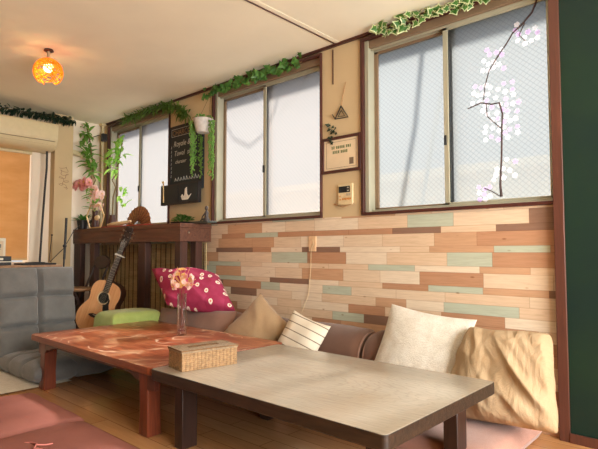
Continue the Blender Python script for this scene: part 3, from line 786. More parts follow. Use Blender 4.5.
# ---------------------------------------------------------------- guitar
def guitar():
    # local: x right, y up along the neck, z out of the soundboard
    B = Vector((-4.46, 2.13, .185)); T_ = Vector((-4.235, 2.375, 1.15))
    up = (T_-B).normalized()
    zf = Vector((.62, -.78, .28)); zf = (zf-up*zf.dot(up)).normalized(); xr = up.cross(zf)
    rot = Matrix((xr, up, zf)).transposed()
    g = thing('acoustic_guitar', 'natural spruce-top acoustic guitar with a capo, leaning on the bar counter', 'guitar', B, rot.to_euler())
    half = [(0, 0), (.07, .002), (.13, .02), (.175, .06), (.198, .115), (.197, .165), (.178, .22), (.150, .265), (.135, .30), (.137, .335), (.145, .37), (.145, .41), (.132, .45), (.105, .48), (.065, .495), (.028, .5)]
    def cr(p, n=5):
        out = []
        for i in range(len(p)-1):
            p0 = p[max(i-1, 0)]; p1 = p[i]; p2 = p[i+1]; p3 = p[min(i+2, len(p)-1)]
            for k in range(n):
                t = k/n
                out.append(tuple(.5*((2*p1[d])+(-p0[d]+p2[d])*t+(2*p0[d]-5*p1[d]+4*p2[d]-p3[d])*t*t+(-p0[d]+3*p1[d]-3*p2[d]+p3[d])*t**3) for d in (0, 1)))
        return out+[p[-1]]
    hp = cr(half); outl = hp+[(-x, y) for x, y in hp[::-1]][:-1]
    outl = [p for i, p in enumerate(outl) if i == 0 or math.dist(p, outl[i-1]) > 1e-4]
    MB().prism(outl, -.105, -.003).build('body', M['mahog'], g, bevel=.003)
    sb = MB().prism([(x*.985, .25+(y-.25)*.99) for x, y in outl], -.003, .001).build('soundboard', M['sound'], g)
    MB().lathe([(.0, .0012), (.05, .0012), (.05, .0016), (.0, .0016)], 28, M_=Matrix.Translation((0, .345, 0))).build('sound_hole', M['black'], sb)
    m = MB()
    for r_ in (.054, .060): m.lathe([(r_, .001), (r_+.003, .001), (r_+.003, .0018), (r_, .0018), (r_, .001)], 28, M_=Matrix.Translation((0, .345, 0)))
    m.build('rosette', plain('ivory_inlay', c8(236, 214, 170), .4), sb)
    pg = [(.05, .36), (.066, .34), (.068, .30), (.09, .25), (.085, .205), (.06, .20), (.03, .24), (.012, .285), (.035, .295), (.052, .32)]
    MB().prism(pg, .001, .0022).build('pickguard', M['black'], sb)
    br = MB().prism([(-.078, .16), (-.05, .152), (.05, .152), (.078, .16), (.078, .172), (.045, .186), (-.045, .186), (-.078, .172)], .001, .010).build('bridge', M['fret'], sb, bevel=.001)
    MB().box((-.036, .174, .010), (.036, .177, .014)).build('saddle', M['white'], br)
    nk = MB(); nk.prism([(-.028, .47), (.028, .47), (.022, .83), (-.022, .83)], -.018, .004); nk.box((-.025, .44, -.06), (.025, .5, -.003))
    nk = nk.build('neck', M['mahog'], g, bevel=.003)
    MB().prism([(-.028, .40), (.028, .40), (.0215, .83), (-.0215, .83)], .004, .010).build('fretboard', M['fret'], nk)
    m = MB()
    for i in range(1, 20):
        y = .83-.65*(1-2**(-i/12.)); w = .0215+(.83-y)*.0151
        m.box((-w, y-.0012, .010), (w, y+.0012, .0118))
    m.build('frets', M['brass'], nk)
    hd = MB().prism([(-.022, .83), (.022, .83), (.037, .86), (.034, 1.02), (.018, 1.025), (0, 1.018), (-.018, 1.025), (-.034, 1.02), (-.037, .86)], -.014, .004).build('headstock', M['fret'], g, bevel=.002)
    for sx in (-1, 1):
        for y in (.885, .93, .975):
            MB().tube([(sx*.03, y, -.006), (sx*.052, y, -.006)], .003, 6).box((sx*.052-.005, y-.009, -.010), (sx*.052+.005, y+.009, -.002)).tube([(sx*.02, y, .004), (sx*.02, y, .015)], .004, 8).build('tuning_peg', M['brass'], hd)
    m = MB()
    for k in range(6):
        x = -.018+.0072*k; m.tube([(x*1.5, .176, .013), (x, .83, .0135), (x*1.1, .88+.015*(k % 3), .010)], .0007, 4)
    m.build('strings', M['brass'], g)
    cp = MB().box((-.034, .745, .015), (.030, .757, .024)).box((-.036, .742, -.03), (-.028, .760, .024)).box((.026, .744, .006), (.06, .752, .016)).build('capo', plain('silver_capo', c8(220, 216, 206), .3), g, bevel=.002)
    return g
guitar()
# small stand holding the guitar
gs = thing('guitar_stand', 'black metal stand under the acoustic guitar, almost hidden behind the green ottoman', 'stand', (-4.46, 2.2, 0))
MB().tube([(-.16, -.1, .01), (-.1, 0, .17), (.1, 0, .17), (.16, -.1, .01)], .01, 8).tube([(0, .16, .01), (0, .0, .17)], .01, 8).tube([(-.09, .0, .17), (-.09, -.12, .165), (-.09, -.13, .19)], .009, 8).tube([(.09, .0, .17), (.09, -.12, .165), (.09, -.13, .19)], .009, 8).build('frame', M['black'], gs, smooth=True)

# dark folding chair behind the guitar
ch = thing('folding_chair', 'small dark folding chair with an oval back, behind the guitar', 'chair', (-4.75, 2.22, 0))
wb = WB(ch)
MB().lathe([(.0, 0), (.17, 0), (.18, .012), (.17, .025), (.0, .025)], 28, M_=wb @ Matrix.Translation((-4.9, 2.20, .555)) @ Matrix.Diagonal((1.15, .9, 1, 1))).build('seat', M['seatwood'], ch)
m = MB().lathe([(.0, -.012), (.15, -.012), (.16, 0), (.15, .012), (.0, .012)], 28, M_=wb @ Matrix.Translation((-4.78, 2.39, .825)) @ Matrix.Rotation(R(82), 4, 'X') @ Matrix.Diagonal((1, .42, 1, 1)))
m.build('backrest', M['darkwood'], ch, smooth=True)
for x in (-4.93, -4.66):
    MB().tube([(x, 2.40, .82), (x-.03, 2.31, .56), (x-.06, 2.04, .01)], .012, 8, M_=wb).build('leg', M['darkwood'], ch, smooth=True)
    MB().tube([(x+.0, 2.07, .55), (x-.03, 2.2, .3), (x-.06, 2.40, .01)], .012, 8, M_=wb).build('leg', M['darkwood'], ch, smooth=True)
MB().tube([(-5.1, 2.08, .50), (-4.62, 2.08, .50)], .01, 8, M_=wb).tube([(-5.0, 2.2, .28), (-4.68, 2.2, .28)], .008, 8, M_=wb).build('crossbar', M['darkwood'], ch)

# low shelf by the left wall with bits on it
sh = thing('side_shelf', 'low brown shelf against the left wall behind the grey floor chair', 'shelf', (-5.36, 1.5, 0))
wb = WB(sh)
MB().box((-5.6, .9, .775), (-5.1, 2.14, .80)).build('shelf_top', M['seatwood'], sh, M_=wb, bevel=.003)
for x in (-5.58, -5.15):
    for y in (.92, 2.10): MB().box((x, y, 0), (x+.035, y+.035, .775)).build('leg', M['darkwood'], sh, M_=wb)
MB().box((-5.58, .92, .35), (-5.13, 2.12, .37)).build('lower_board', M['seatwood'], sh, M_=wb)
tt = thing('cymbal_tray', 'flat black tray with a thin disc lying on the side shelf', 'tray', (-5.22, 1.93, .80)); tt.name = 'black_tray'
MB().prism([(-.1, -.16), (.1, -.16), (.11, -.15), (.11, .15), (.1, .16), (-.1, .16), (-.11, .15), (-.11, -.15)], .0, .018).build('tray_base', M['black'], tt, bevel=.003)
MB().lathe([(.0, .018), (.085, .018), (.09, .022), (.085, .026), (.0, .026)], 28).build('disc', M['black'], tt)
bx = thing('storage_box', 'small black box with a pale band on the side shelf, at the left edge', 'box', (-5.2, 1.62, .80))
MB().box((-.06, -.07, 0), (.06, .07, .085)).build('case', M['black'], bx, bevel=.004)
MB().box((-.061, -.071, .03), (.061, .071, .038)).build('band', M['white'], bx)
MB().box((.0605, -.05, .05), (.063, .0, .07)).build('tag', M['white'], bx)
pc = thing('picture_card', 'small white framed card with grey print, standing at the left edge', 'picture', (-5.42, 1.64, .80))
MB().box((-.006, -.09, 0), (.006, .085, .26)).build('frame', M['white'], pc, bevel=.002)
MB().box((.006, -.07, .03), (.0075, .065, .23)).build('print', M['paper'], pc)
MB().box((.0075, -.03, .15), (.0082, .045, .155)).box((.0075, -.03, .165), (.0082, .045, .20)).build('printed_lines', plain('grey_ink', c8(130, 124, 120), .8), pc)
ro = thing('antenna', 'thin black rod with a small round tip rising from the black tray', 'antenna', (-5.2, 2.05, .828))
MB().tube([(0, 0, 0), (.0, .022, .262)], .004, 6).build('rod', M['black'], ro, smooth=True)
MB().ball((0, .022, .265), .009).build('tip', M['black'], ro, smooth=True)
st = thing('mic_stand', 'slim black stand pole leaning between the side shelf and the counter', 'stand', (-5.2, 2.17, 0))
MB().tube([(0, 0, 0), (0, .035, 1.1)], .009, 8).tube([(0, .028, .85), (0, .04, 1.27)], .013, 8).build('pole', M['black'], st, smooth=True)
MB().ball((0, .03, .985), .02).build('clamp', M['black'], st, smooth=True)
tag(MB().tube([(-5.2, 2.06, .828), (-5.2, 2.12, .89), (-5.2, 2.185, .955), (-5.25, 2.25, 1.03), (-5.35, 2.35, 1.14), (-5.4, 2.44, 1.21)], .004, 6).build('cable', M['black'], smooth=True), 'thin black cable running up from the black tray to the counter corner', 'cable')
tag(MB().tube([(-5.45, 2.10, 1.98), (-5.46, 2.105, 1.8), (-5.45, 2.09, 1.6), (-5.42, 2.06, 1.2), (-5.38, 2.03, .8)], .011, 8).build('power_cord', M['black'], smooth=True), 'thick black cord dropping from the air conditioner along the pale wall', 'cord')

# air conditioner, garland over it, curtain
ac = thing('air_conditioner', 'cream wall-mounted air conditioner at the upper left', 'air conditioner', (XL, 1.7, 1.97))
wb = WB(ac)
prof = [(0, 0.0), (.16, 0.0), (.24, .012), (.285, .05), (.31, .12), (.315, .25), (.30, .272), (0, .275)]
m = MB(); ys = (1.30, 2.15)
n = len(prof)
m.add([(XL+.002+a, ys[0], 1.97+z) for a, z in prof]+[(XL+.002+a, ys[1], 1.97+z) for a, z in prof],
      [tuple(range(n)), tuple(range(n, 2*n))[::-1]]+[(i, (i+1) % n, n+(i+1) % n, n+i) for i in range(n)])
m.build('casing', M['acw'], ac, M_=wb, bevel=.008)
MB().box((XL+.296, 1.33, 2.052), (XL+.316, 2.12, 2.056)).box((XL+.26, 1.33, 2.018), (XL+.286, 2.12, 2.021)).build('louvre_gap', M['acg'], ac, M_=wb)
MB().box((XL+.313, 1.93, 2.060), (XL+.319, 2.05, 2.064)).build('status_strip', M['white'], ac, M_=wb)
cu = thing('roller_blind', 'orange-tan roller blind drawn down below the air conditioner', 'blind', (-5.585, 1.5, .82))
wb = WB(cu)
MB().box((-5.597, 1.0, .86), (-5.589, 1.985, 1.95)).build('shade', M['orange_blind'], cu, M_=wb)
MB().box((-5.602, 1.0, .84), (-5.582, 1.985, .862)).build('bottom_bar', M['palewood'], cu, M_=wb)
MB().tube([(-5.59, .98, 1.955), (-5.59, 2.0, 1.955)], .018, 10, M_=wb).build('roller', M['acw'], cu)
struct(MB().box((XL, 2.0, .0), (XL+.03, 2.09, 1.97)).build('trim_6', M['pale'], keep=True, bevel=.003))

# plants --------------------------------------------------------------
def leaf(mb, p, d, L, w, mi=0, up=None, fold=.25, droop=.2):
    d = Vector(d).normalized(); up = Vector(up or (0, 0, 1)); s_ = d.cross(up)
    if s_.length < 1e-3: s_ = Vector((1, 0, 0))
    s_.normalize(); n_ = s_.cross(d).normalized(); p = Vector(p)
    pts = [p]
    for t, ww in ((.25, .8), (.5, 1), (.78, .6)):
        c = p+d*L*t-Vector((0, 0, droop*L*t*t)); pts += [c-s_*w*.5*ww+n_*w*fold*ww, c-n_*0, c+s_*w*.5*ww+n_*w*fold*ww]
    pts.append(p+d*L-Vector((0, 0, droop*L)))
    mb.add(pts, [(0, 1, 2), (0, 2, 3), (1, 4, 5, 2), (2, 5, 6, 3), (4, 7, 8, 5), (5, 8, 9, 6), (7, 10, 8), (8, 10, 9)], mi)
IVY = [(0, 0), (.22, -.12), (.5, -.30), (.42, .08), (.72, .22), (.38, .42), (.0, 1.0), (-.38, .42), (-.72, .22), (-.42, .08), (-.5, -.30), (-.22, -.12)]
def ivyleaf(mb, p, d, nrm, L, mi=0, edge=None):
    d = Vector(d).normalized(); nrm = Vector(nrm); nrm = (nrm-d*nrm.dot(d)).normalized(); s_ = d.cross(nrm); p = Vector(p)
    c = p+d*L*.3+nrm*L*.06
    ring = [p+s_*x*L*.75+d*(y*.9+.15)*L-nrm*L*.08*(abs(x)) for x, y in IVY]
    n = len(ring)
    if edge is None:
        mb.add([c]+ring, [(0, 1+i, 1+(i+1) % n) for i in range(n)], mi)
    else:
        inner = [c+(q-c)*.74 for q in ring]
        mb.add([c]+inner, [(0, 1+i, 1+(i+1) % n) for i in range(n)], mi)
        mb.add(inner+ring, [(i, n+i, n+(i+1) % n, (i+1) % n) for i in range(n)], edge)
def ivy_garland(name, label, x0, x1, ybase, zf, nleaf, Lr, edge, seed, mats):
    r_ = random.Random(seed); g = thing(name, label, 'garland', ((x0+x1)/2, ybase, zf((x0+x1)/2)))
    wb = WB(g)
    pts = [(x0+(x1-x0)*i/30, ybase+.012*math.sin(i*1.7), zf(x0+(x1-x0)*i/30)+.012*math.sin(i*2.3)) for i in range(31)]
    MB().tube(pts, .003, 6, M_=wb).build('vine', M['stem'], g)
    m = MB()
    for k in range(nleaf):
        t = r_.random(); x = x0+(x1-x0)*t
        p = (x+r_.uniform(-.02, .02), ybase+r_.uniform(-.035, .01), zf(x)+r_.uniform(-.03, .035))
        d = (r_.uniform(-1, 1), r_.uniform(-.5, -.05), r_.uniform(-1.2, .55)); n_ = (r_.uniform(.0, .8), -1, r_.uniform(-.5, .3))
        ivyleaf(m, p, d, n_, r_.uniform(*Lr), 0, edge)
    m.build('leaves', mats, g, M_=wb)
    return g
ivy_garland('ivy_garland', 'variegated ivy garland with pale leaf edges above the widest window', -1.78, -.84, W-.06, lambda x: 2.36, 80, (.045, .075), 1, 5, [M['ivy'], M['ivy_edge']])
g = ivy_garland('ivy_garland', 'plain green ivy garland above the middle window', -3.60, -2.46, W-.055, lambda x: 2.335 if x > -3.4 else 2.33, 120, (.04, .07), None, 6, [M['ivy']])
# trailing end of the middle garland at its left
def fern_garland(name, label, path, n, L, w, mat, seed, spread=1.0):
    r_ = random.Random(seed); c = path[len(path)//2]
    g = thing(name, label, 'garland', c); wb = WB(g)
    MB().tube(path, .003, 6, M_=wb).build('vine', M['stem'], g)
    m = MB(); path = [Vector(p) for p in path]
    for k in range(n):
        t = r_.random()*(len(path)-1); i = int(t); q = path[i].lerp(path[i+1], t-i)
        d = (r_.uniform(-1, 1)*spread, r_.uniform(-.9, .1), r_.uniform(-.9, .7))
        leaf(m, q+Vector((r_.uniform(-.02, .02), r_.uniform(-.03, .01), r_.uniform(-.02, .02))), d, L*r_.uniform(.6, 1.3), w, 0, droop=.3)
    m.build('leaves', mat, g, M_=wb)
    return g
fern_garland('fern_garland', 'feathery green garland above the leftmost window beside the chalkboard',
             [(-5.02, W-.06, 2.33), (-4.8, W-.05, 2.36), (-4.5, W-.05, 2.365), (-4.25, W-.05, 2.36), (-4.1, W-.05, 2.32), (-3.98, W-.04, 2.26), (-3.90, W-.03, 2.2)], 420, .075, .017, M['fern'], 11)
fern_garland('leaf_garland', 'dark leafy garland lying along the top of the air conditioner',
             [(-5.42, 1.32, 2.33), (-5.42, 1.6, 2.33), (-5.42, 1.9, 2.335), (-5.42, 2.15, 2.335), (-5.42, 2.36, 2.33)], 420, .06, .024, M['darkleaf'], 12)

# hanging string plant
hp = thing('hanging_planter', 'pale hanging pot with trailing strings of green leaves, between chalkboard and window', 'planter', (-3.54, 2.66, 1.96))
MB().lathe([(.0, 0), (.05, .0), (.065, .02), (.085, .11), (.09, .12), (.08, .12), (.07, .10), (.0, .09)], 24).build('pot', M['potw'], hp, smooth=True)
MB().tube([(-.08, 0, .115), (.03, .06, .36)], .002, 5).tube([(.08, 0, .115), (.03, .06, .36)], .002, 5).build('hanger', M['stem'], hp)
r_ = random.Random(5); ms = MB(); ml = MB()
for k in range(19):
    side = r_.random()
    a = r_.uniform(PI*.80, PI*1.25) if side < .55 else (r_.uniform(-.5, .35) if side < .85 else r_.uniform(PI*1.2, PI*1.9))
    Ln = r_.uniform(.3, .50) if side < .55 else (r_.uniform(.35, .56) if side < .85 else r_.uniform(.08, .2))
    x, y = .09*math.cos(a), .09*math.sin(a)
    pts = [(x*.6, y*.6, .11), (x*1.05, y*1.05, .125), (x*1.2, y*1.2, .08)]
    nn = int(Ln/.03)
    for i in range(nn): pts.append((x*1.22+r_.uniform(-.004, .004), y*1.22+r_.uniform(-.004, .004), .08-(i+1)*.03))
    ms.tube(pts, .0012, 4)
    for i in range(nn*3):
        t = i/(nn*3)*Ln; ml.ball((x*1.22+r_.uniform(-.012, .012), y*1.22+r_.uniform(-.012, .012), .09-t), r_.uniform(.005, .0075), 0, 4, (1, 1, 1.3))
for k in range(60):
    a = r_.random()*2*PI; rr = r_.uniform(.02, .085); ml.ball((rr*math.cos(a), rr*math.sin(a), .125+r_.uniform(0, .02)), .009, 0, 4)
ms.build('strings', M['stem'], hp); ml.build('leaves', M['pearl'], hp)

# lucky bamboo A, B
def bamboo(label, base, pts, cl, n, L, w, mat, seed, vase, spread=.6):
    g = thing('bamboo_plant', label, 'plant', base); wb = WB(g); r_ = random.Random(seed)
    MB().tube(pts, .007, 8, M_=wb).build('stem', M['stem'], g, smooth=True)
    m = MB()
    for k in range(n):
        c, rad = cl[r_.randrange(len(cl))]; q = Vector(c)+Vector((r_.uniform(-1, 1)*rad*.5, r_.uniform(-1, 1)*rad*.4, r_.uniform(-1, 1)*rad))
        leaf(m, q, (r_.uniform(-1, 1), r_.uniform(-1, .6)*spread, r_.uniform(-.3, 1.0)), L*r_.uniform(.6, 1.2), w, 0, droop=.35)
    m.build('leaves', mat, g, M_=wb)
    MB().lathe(vase, 20, M_=wb @ Matrix.Translation(base)).build('pot', M['terracotta'], g, smooth=True)
    return g
vz = [(.0, 0), (.035, 0), (.045, .03), (.04, .09), (.028, .13), (.03, .14), (.022, .14), (.02, .1), (.0, .1)]
bamboo('tall lucky bamboo with curled stems on the counter, left of the window', (-5.33, 2.57, SILL),
       [(-5.33, 2.57, 1.27), (-5.34, 2.57, 1.55), (-5.38, 2.57, 1.66), (-5.31, 2.56, 1.71), (-5.36, 2.56, 1.76), (-5.38, 2.55, 1.95), (-5.42, 2.54, 2.14), (-5.46, 2.53, 2.3)],
       [((-5.39, 2.54, 1.88), .10), ((-5.42, 2.53, 2.0), .1), ((-5.35, 2.53, 1.82), .09), ((-5.47, 2.52, 2.22), .08)], 70, .16, .042, M['bamboo'], 3, vz)
bamboo('shorter green bamboo with backlit-bright leaves on the counter in front of the leftmost window', (-5.0, 2.60, SILL),
       [(-5.0, 2.6, 1.27), (-4.99, 2.6, 1.5), (-4.94, 2.6, 1.6), (-5.0, 2.59, 1.68), (-4.9, 2.59, 1.74), (-4.86, 2.59, 1.9), (-4.80, 2.59, 2.05)],
       [((-4.88, 2.58, 1.9), .12), ((-4.82, 2.58, 1.98), .08), ((-5.02, 2.58, 1.88), .12), ((-4.9, 2.58, 1.8), .08), ((-4.76, 2.58, 1.45), .08)], 70, .13, .036, M['bamboo_backlit'], 4, vz)
# orchid arrangement
og = thing('flower_arrangement', 'pink and white artificial flowers in a dark brown vase on the counter', 'flowers', (-5.18, 2.50, SILL)); r_ = random.Random(9)
MB().lathe([(.0, 0), (.03, 0), (.038, .06), (.022, .13), (.03, .19), (.024, .19), (.015, .12), (.0, .1)], 20).build('vase', M['terracotta'], og, smooth=True)
ms = MB(); mf = MB(); ml = MB()
for (x, z, n_, rad, rr, mi_) in ((-.36, .50, 9, .065, .055, 0), (-.22, .50, 6, .05, .05, 0), (-.10, .47, 5, .05, .045, 0), (.0, .40, 10, .07, .04, 1), (.08, .33, 10, .07, .035, 1), (-.02, .28, 8, .06, .03, 1), (.12, .22, 6, .05, .03, 1)):
    ms.tube([(0, 0, .15), (x*.2, 0, .35), (x*.6, -.02, z+.02), (x, -.02, z)], .0025, 5)
    for k in range(n_):
        flower(mf, (x+r_.uniform(-1, 1)*rad, -.02+r_.uniform(-1, 1)*.03, z+r_.uniform(-1, 1)*rad*.6), rr*r_.uniform(.7, 1.1), (r_.uniform(-.2, .8), -1, r_.uniform(-.2, .6)), 5, mi_, 2, r_)
for k in range(24):
    a = r_.uniform(-1, 1); leaf(ml, (a*.05, -.01, r_.uniform(.18, .4)), (a*1.2, r_.uniform(-1, .2), r_.uniform(-.1, .8)), .13, .03, 0)
ms.build('stems', M['stem'], og); mf.build('blossoms', [M['pinkpetal'], M['palepetal'], M['yellowpetal']], og); ml.build('leaves', M['bamboo'], og)
# small spiky pot plant at the counter's left end
sp_ = thing('potted_plant', 'small spiky green plant in a black pot at the left end of the counter', 'plant', (-5.47, 2.50, SILL))
MB().lathe([(.0, 0), (.045, 0), (.058, .09), (.06, .10), (.05, .1), (.048, .085), (.0, .085)], 20).build('pot', M['black'], sp_, smooth=True)
m = MB(); r_ = random.Random(2)
for k in range(34):
    a = r_.random()*2*PI; e_ = r_.uniform(.3, 1.4); leaf(m, (.015*math.cos(a), .015*math.sin(a), .085), (math.cos(a), math.sin(a), e_), r_.uniform(.10, .17), .024, 0, droop=.25)
m.build('leaves', M['ivy'], sp_)
# hexagon trellis
hx = thing('hexagon_stand', 'pale wooden hexagon frame standing on the counter before the vase', 'ornament', (-5.12, 2.475, SILL))
hpts = [(-.20, 0, .135), (-.11, 0, .245), (.09, 0, .245), (.19, 0, .13), (.12, 0, .008), (-.12, 0, .008)]
MB().tube(hpts+[hpts[0], hpts[1]], .008, 6).build('frame', M['palewood'], hx)
MB().ball((-.09, -.002, .07), .03, 0, 6, (1.4, .5, .7)).build('bird', M['black'], hx, smooth=True)
MB().ball((.04, -.002, .11), .035, 0, 6, (1.5, .5, .8)).build('shell', M['drift'], hx, smooth=True)

# red tray, cream carving, fan
tag(MB().prism([(-5.02, 2.475), (-4.14, 2.465), (-4.13, 2.60), (-5.01, 2.62)], SILL, SILL+.012).build('serving_tray', M['red_tray'], bevel=.003), 'long red lacquer tray on the counter under the round fan', 'tray')
m = MB(); 
m.tube([(-4.96, 2.53, SILL+.03), (-4.85, 2.52, SILL+.034), (-4.7, 2.52, SILL+.036), (-4.58, 2.53, SILL+.045), (-4.5, 2.53, SILL+.055)], [.012, .02, .022, .018, .01], 10)
tag(m.build('carved_wood', M['drift'], smooth=True), 'long cream carved wood piece lying on the red tray', 'ornament')
fn = thing('hand_fan', 'brown half-round folding fan standing open on the counter before the window', 'fan', (-4.61, 2.66, SILL+.012), (R(-6), 0, 0))
nr = 26; vs = [(0, 0, .0)]; 
m = MB()
for i in range(nr+1):
    a = PI*i/nr; rr = .25*(1-.05*math.cos(a)); 
    for q in (.25, .95): vs.append((-math.cos(a)*rr*q*1.0, .004*(1 if i % 2 else -1), math.sin(a)*rr*q*.86))
fs = [(1+2*i, 2+2*i, 4+2*i, 3+2*i) for i in range(nr)]
m.add(vs, fs); fo = m.build('fan_leaf', M['fan'], fn)
so = fo.modifiers.new('s', 'SOLIDIFY'); so.thickness = .002
m = MB()
for i in range(0, nr+1, 2):
    a = PI*i/nr; m.tube([(0, -.006, 0), (-math.cos(a)*.243, -.006, math.sin(a)*.21)], .002, 4)
m.build('ribs', M['darkwood'], fn)

# plant in a dark dish + figurine on the counter's right end
db = thing('potted_plant', 'small bushy green plant in a flat black dish under the chalkboard', 'plant', (-3.80, 2.64, SILL))
MB().lathe([(.0, 0), (.09, 0), (.11, .02), (.10, .02), (.0, .018)], 24).build('dish', M['black'], db, smooth=True)
m = MB(); r_ = random.Random(14)
for k in range(150):
    a = r_.random()*2*PI; rr = r_.uniform(0, .1)
    leaf(m, (rr*math.cos(a), rr*.7*math.sin(a), .02+r_.uniform(0, .07)*(1-rr*5)), (math.cos(a)*1.2, math.sin(a), r_.uniform(0, 1)), r_.uniform(.03, .05), .02, 0)
m.build('leaves', M['ivy'], db)
fg = thing('figurine', 'small dark seated figurine on a flat dark slate at the counter end', 'figurine', (-3.50, 2.66, SILL))
MB().box((-.11, -.05, 0), (.10, .05, .018)).build('slate', plain('slate', c8(60, 66, 60), .5), fg, bevel=.003)
m = MB().lathe([(.0, 0), (.028, .0), (.03, .012), (.018, .03), (.016, .055), (.02, .07), (.012, .085), (.008, .092), (.015, .102), (.016, .115), (.010, .128), (.0, .131)], 16, M_=Matrix.Translation((.02, 0, .018)))
m.tube([(.004, -.004, .085), (-.018, -.012, .06), (-.03, -.014, .035)], [.007, .006, .004], 8); m.tube([(.02, -.01, .03), (-.01, -.02, .035), (-.04, -.02, .022)], [.012, .01, .005], 8)
m.build('figure', plain('dark_bronze', c8(66, 58, 56), .4), fg, smooth=True)

# chalkboard with lower box
cb = thing('chalkboard', 'black chalkboard menu hung between the left and middle windows', 'chalkboard', (-4.0, W, 1.57))
wb = WB(cb)
x0, x1, z0, z1 = -4.215, -3.69, 1.50, 2.135; y = W-.02
MB().box((x0, y, z0), (x1, W, z1)).build('board', M['board'], cb, M_=wb)
MB().box((x0, y-.008, z0), (x0+.022, y, z1)).box((x1-.022, y-.008, z0), (x1, y, z1)).box((x0+.022, y-.008, z1-.022), (x1-.022, y, z1)).box((x0+.022, y-.008, z0), (x1-.022, y, z0+.022)).build('frame', M['board_frame'], cb, M_=wb, bevel=.002)
RX = Matrix.Rotation(R(90), 4, 'X')
def wall_text(name, t, sz, mat, parent, x, y, z, sh=0, align='LEFT'):
    return text_mesh(name, t, sz, mat, parent, Matrix.Translation(Vector((x, y, z))-parent.location) @ RX, align, .0004, sh)
wall_text('chalk_writing', 'CHARCOAL', .072, M['chalk_brown'], cb, -4.17, y-.001, 2.045)
wall_text('chalk_writing', 'Royale & s', .075, M['chalk'], cb, -4.15, y-.001, 1.935, .25)
wall_text('chalk_writing', 'Tuwal  sme', .07, M['chalk'], cb, -4.14, y-.001, 1.845, .25)
wall_text('chalk_writing', 'charater', .052, M['chalk'], cb, -4.12, y-.001, 1.77, .3)
m = MB(); r_ = random.Random(3)
for (a, b, c, d) in ((-4.18, 2.035, -3.73, 2.035), (-4.18, 2.105, -3.73, 2.105), (-4.18, 2.035, -4.18, 2.105), (-3.73, 2.035, -3.73, 2.105)): m.tube([(a, y-.001, b), (c, y-.001, d)], .0022, 4)
for k in range(9):
    px = -4.12+.045*k; m.tube([(px, y-.001, 1.60), (px+.012, y-.001, 1.625+r_.random()*.02), (px+.03, y-.001, 1.602)], .0025, 4)
for k in range(8): m.tube([(-4.185, y-.001, 1.64+.04*k), (-4.178, y-.001, 1.665+.04*k)], .0025, 4)
m.build('chalk_drawing', M['chalk'], cb, M_=wb)
tr = thing('wall_box', 'black wooden pocket box with a white paper bird, hung under the chalkboard', 'wall box', (-4.0, 2.70, 1.37)); tr.name = 'wall_pocket'
wb = WB(tr)
MB().box((-4.29, 2.725, 1.372), (-3.69, 2.745, 1.565)).box((-4.29, 2.745, 1.372), (-3.69, W-.0295, 1.385)).box((-4.29, 2.745, 1.385), (-4.275, W-.0295, 1.565)).box((-3.705, 2.745, 1.385), (-3.69, W-.0295, 1.565)).build('box', M['board_frame'], tr, M_=wb, bevel=.002)
MB().box((-4.275, 2.722, 1.388), (-3.99, 2.725, 1.55)).box((-3.975, 2.722, 1.388), (-3.705, 2.725, 1.55)).build('panels', M['board'], tr, M_=wb)
MB().prism([(-.075, .035), (-.055, .0), (.03, .0), (.05, .015), (.085, .05), (.045, .03), (.02, .05), (.012, .115), (-.012, .10), (-.02, .05), (-.035, .03), (-.055, .055)], 0, .004, 0, wb @ Matrix.Translation((-3.87, 2.722, 1.405)) @ RX).build('paper_bird', plain('white_paper', c8(230, 226, 214), .8), tr)
m = MB(); m.tube([(-4.23, 2.718, 1.40), (-4.23, 2.714, 1.59)], .006, 8, M_=wb).ball(Vector((-4.23, 2.71, 1.595))-tr.location, .012, 0, 6)
m.build('brush', M['palewood'], tr, smooth=True)

# certificate, thermostat, dangling ornament, cord plate
fr = thing('framed_certificate', 'brown framed cream certificate on the wall between the two right windows', 'picture', (-2.125, W, 1.48))
wb = WB(fr)
a0, a1, b0, b1 = -2.298, -1.957, 1.48, 1.735; t = .02; yy = W-.018
MB().box((a0, yy, b0), (a0+t, W, b1)).box((a1-t, yy, b0), (a1, W, b1)).box((a0+t, yy, b1-t), (a1-t, W, b1)).box((a0+t, yy, b0), (a1-t, W, b0+t)).build('frame', M['dark_trim'], fr, M_=wb, bevel=.002)
MB().box((a0+t, W-.008, b0+t), (a1-t, W-.001, b1-t)).build('certificate', M['paper'], fr, M_=wb)
m = MB()
for (u0, w0, u1, w1) in ((a0+.04, b0+.035, a1-.04, b0+.037), (a0+.04, b1-.037, a1-.04, b1-.035), (a0+.04, b0+.035, a0+.042, b1-.035), (a1-.042, b0+.035, a1-.04, b1-.035)): m.box((u0, W-.009, w0), (u1, W-.008, w1), 1)
r_ = random.Random(8)
for (zc, xa, xb) in ((1.655, -2.21, -2.05), (1.622, -2.20, -2.07)):
    x = xa
    while x < xb:
        for q in range(3): m.box((x, W-.0095, zc+q*.007-.004), (x+.010, W-.008, zc+q*.007-.001), 0)
        m.box((x+.004, W-.0095, zc-.006), (x+.007, W-.008, zc+.014), 0); x += .0155 if r_.random() < .8 else .025
m.box((-2.055, W-.0095, 1.53), (-2.02, W-.008, 1.575), 1)
m.build('printed_text', [M['ink'], M['ink2']], fr, M_=wb)
th = thing('thermostat', 'cream wall controller with a dark display, below the framed certificate', 'controller', (-2.087, W, 1.25))
wb = WB(th)
MB().box((-2.148, W-.018, 1.25), (-2.024, W, 1.395)).build('casing', plain('cream_plastic', c8(214, 192, 150), .45), th, M_=wb, bevel=.004)
MB().box((-2.140, W-.0195, 1.335), (-2.045, W-.018, 1.378)).build('display', M['screen'], th, M_=wb)
